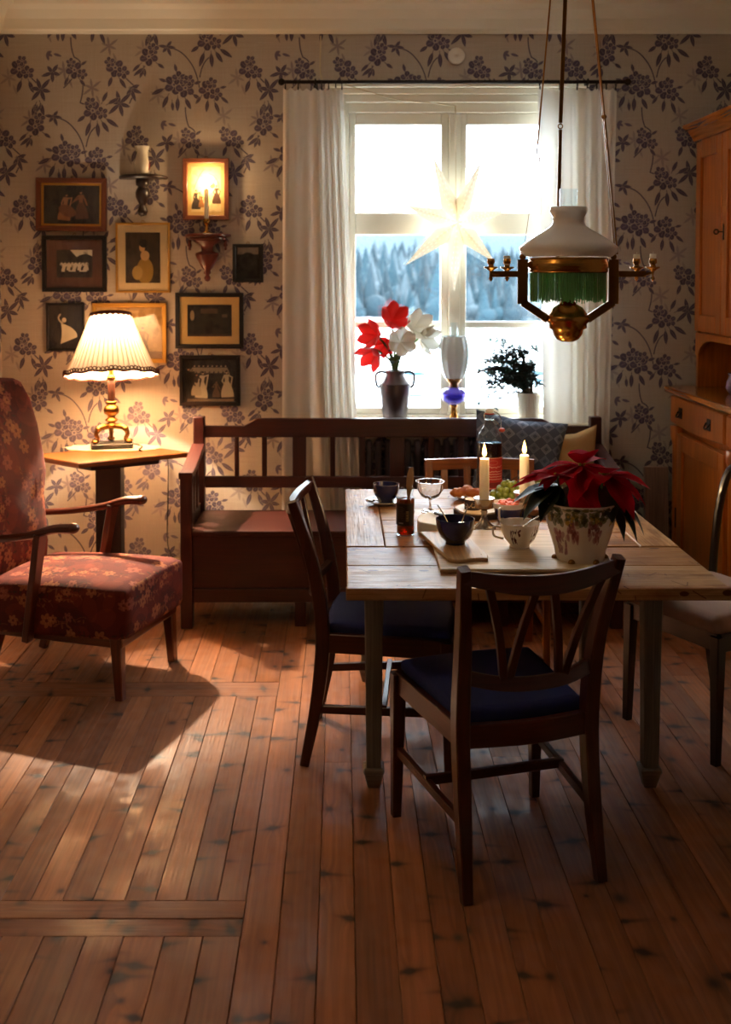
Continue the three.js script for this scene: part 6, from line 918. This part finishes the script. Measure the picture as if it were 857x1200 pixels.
{ // poinsettia in painted porcelain pot
  const p = atB(682, 660), R0 = 27 * mpp(p), z = p.z - R0 * 0.92, k = -z / F, y = (v) => onZ(683, v, z).y - BT, t = thing('potted_poinsettia', 'red poinsettia in a white porcelain cachepot painted with dark flowers', 'plant', V(onZ(680, 650, z).x, BT, z));
  const tex = canvasTex(1024, 512, (x, w, h) => {
    let s = 31; const r = () => (s = (s * 16807) % 2147483647) / 2147483647; x.fillStyle = '#e2d8c8'; x.fillRect(0, 0, w, h);
    const blot = (u, v, R, c, n) => { for (let i = 0; i < n; i++) { x.fillStyle = c[i % c.length]; x.beginPath(); x.ellipse(u + (r() - 0.5) * R * 1.6, v + (r() - 0.5) * R * 1.4, R * (0.15 + 0.2 * r()), R * (0.1 + 0.16 * r()), r() * 3, 0, 7); x.fill(); } };
    for (let i = 0; i < 9; i++) { const u = w * (i + 0.5) / 9; blot(u, h * 0.44, 60, ['rgba(58,62,30,0.5)', 'rgba(130,112,52,0.4)', 'rgba(44,50,28,0.5)'], 46); blot(u + (i % 2 ? 26 : -20), h * (0.56 + 0.07 * (i % 2)), 40, ['rgba(122,50,58,0.45)', 'rgba(150,84,86,0.4)', 'rgba(90,36,42,0.45)'], 30); blot(u - 30, h * 0.5, 26, ['rgba(176,140,60,0.8)'], 8); }
    x.fillStyle = '#8a7040'; x.fillRect(0, h * 0.965, w, h * 0.02);
  });
  mesh('pot', lathe([[0, 0.002], [27 * k, 0], [28.5 * k, 0.006], [28 * k, y(654)], [31 * k, y(640)], [38 * k, y(618)], [42 * k, y(602)], [43 * k, y(592)], [44.5 * k, y(587)], [43.5 * k, y(586)], [41.5 * k, y(592)], [37 * k, y(616)], [0, y(640)]], 48), phy({ map: tex, roughness: 0.14, clearcoat: 0.8, clearcoatRoughness: 0.05 }), t);
  for (const a of [-0.55, 0.45, 1.6, 2.6, 3.6, 4.7]) mesh('knob', ball(0.011, 29.5 * k * Math.sin(a), y(653), 29.5 * k * Math.cos(a), 1, 1, 1, 10), M.bronze, t);
  mesh('soil', cyl(38 * k, 38 * k, 0.01, 0, y(606), 0, 30), M.soil, t);
  const X = (u) => onZ(u, 600, z).x - t.position.x;
  const stems = [[0, 545, 0], [-30, 556, 0.02], [22, 552, 0.06], [-6, 562, -0.08], [38, 566, 0.0]];
  stems.forEach(([u, v, dz]) => mesh('stem', tube([V(u * k * 0.3, y(606), dz * 0.3), V(u * k * 0.7, y(585), dz * 0.8), V(u * k, y(v), dz)], 0.004, 10, 6), M.stemGreen, t));
  // bracts: yaw, pitch (up positive), length, width, origin stem
  const br = [[0.1, -1.02, 0.205, 0.115, 0, 12, 0.1], [0.9, -0.35, 0.15, 0.075, 0, 0, 0.2], [1.55, -0.1, 0.17, 0.085, 0, 0, 0.35], [-0.8, -0.2, 0.12, 0.07, 0, 0, 0.2], [-1.6, 0.15, 0.13, 0.06, 0, 0, 0.3], [3.0, 0.5, 0.11, 0.07, 0, 0, 0.2], [2.2, 0.35, 0.12, 0.07, 0, 0, 0.3], [0.5, 0.75, 0.1, 0.06, 0, 0, 0.1], [-0.4, 0.6, 0.11, 0.06, 0, 0, 0.1],
    [-1.45, -0.12, 0.15, 0.06, 1, 0, 0.12], [-0.9, 0.15, 0.1, 0.055, 1, 0, 0.2], [-2.2, 0.2, 0.1, 0.055, 1, 0, 0.2], [0.4, 0.3, 0.09, 0.05, 1, 0, 0.2],
    [1.2, -0.25, 0.15, 0.075, 2, 0, 0.35], [0.6, -0.7, 0.13, 0.07, 2, 0, 0.2], [1.9, 0.1, 0.14, 0.075, 2, 0, 0.4], [-0.3, 0.1, 0.09, 0.055, 2, 0, 0.2], [1.45, -0.85, 0.14, 0.07, 4, 0, 0.3], [2.0, -0.2, 0.12, 0.07, 4, 0, 0.35], [3.3, 0.2, 0.1, 0.06, 3, 0, 0.3], [-0.9, -0.55, 0.075, 0.045, 1, -10, 0.2],
    [0.35, -0.85, 0.17, 0.09, 0, 0, 0.12], [-0.35, -0.6, 0.13, 0.08, 0, 0, 0.2], [0.75, -0.6, 0.16, 0.085, 2, 0, 0.25], [-1.2, -0.15, 0.16, 0.075, 0, 0, 0.2], [1.05, 0.1, 0.14, 0.08, 2, 0, 0.3], [-1.9, 0.05, 0.13, 0.07, 1, 0, 0.25], [0.15, 0.45, 0.11, 0.075, 2, 0, 0.1]];
  for (const [yaw, pitch, l, w, s, dy, droop] of br) { const [u, v, dz] = stems[s]; mesh('bract', place(leafGeo(l, w, droop, 0.12, { widest: 0.45, wave: 0.09, tip: 1.1 }), V(u * k, y(v + dy * 0.4), dz), yaw, pitch), M.bract, t); }
  const gl = [[-1.5, -0.05, 0.16, 0.075, 1, 0.28], [-1.25, -0.35, 0.16, 0.08, 1, 0.3], [-1.0, -0.7, 0.13, 0.075, 1, 0.2], [-0.5, -0.8, 0.12, 0.08, 3, 0.2], [0.0, -0.5, 0.1, 0.085, 3, 0.4], [0.5, -0.9, 0.12, 0.08, 2, 0.2], [1.1, -0.8, 0.17, 0.08, 4, 0.2], [1.5, -0.5, 0.17, 0.075, 4, 0.35], [2.2, -0.3, 0.15, 0.08, 4, 0.35], [-2.2, -0.2, 0.15, 0.08, 1, 0.35], [3.1, -0.3, 0.15, 0.08, 3, 0.35], [0.9, -1.1, 0.15, 0.07, 4, 0.1], [-0.7, -1.05, 0.1, 0.07, 1, 0.1]];
  for (const [yaw, pitch, l, w, s, droop] of gl) { const [u, v, dz] = stems[s]; mesh('leaf', place(leafGeo(l, w, droop, 0.14, { widest: 0.45, wave: 0.08 }), V(u * k * 0.85, y(v + 12), dz * 0.8), yaw, pitch), M.leafDark, t); }
  stems.forEach(([u, v, dz]) => { for (let i = 0; i < 5; i++) mesh('flower_bud', ball(0.005, u * k + rnd(-0.012, 0.012), y(v) + 0.004, dz + rnd(-0.012, 0.012), 1, 1.2, 1, 8), phy({ color: '#b9a53a', roughness: 0.5 }), t); });
}

// ---------------------------------------------------------------- globe lamp of the room, hung on the camera's side (mirrored in the brass and the picture glass)
{
  const t = thing('globe_lamp', 'white glass globe lamp hanging from the ceiling by the open floor', 'lamp', V(-0.9, 2.62, -2.4));
  mesh('globe', ball(0.14, 0, 0, 0, 1, 1, 1, 28), std({ color: '#fff2dc', emissive: '#ffcf94', emissiveIntensity: 4 }), t); mesh('cap', lathe([[0, 0.17], [0.05, 0.165], [0.055, 0.13], [0, 0.13]], 20), M.brass, t); mesh('rod', cyl(0.006, 0.006, YC - 2.79, 0, 0.17 + (YC - 2.79) / 2, 0), M.brass, t); mesh('ceiling_rose', lathe([[0, YC - 2.62], [0.06, YC - 2.62], [0.05, YC - 2.65], [0, YC - 2.66]], 20), M.brass, t);
  const L = new THREE.PointLight(new THREE.Color().setRGB(1, 0.72, 0.44), LAMP.room); L.castShadow = true; L.shadow.radius = 6.5; L.name = 'globe_light'; t.add(L);
}
renderer.render(scene, camera);
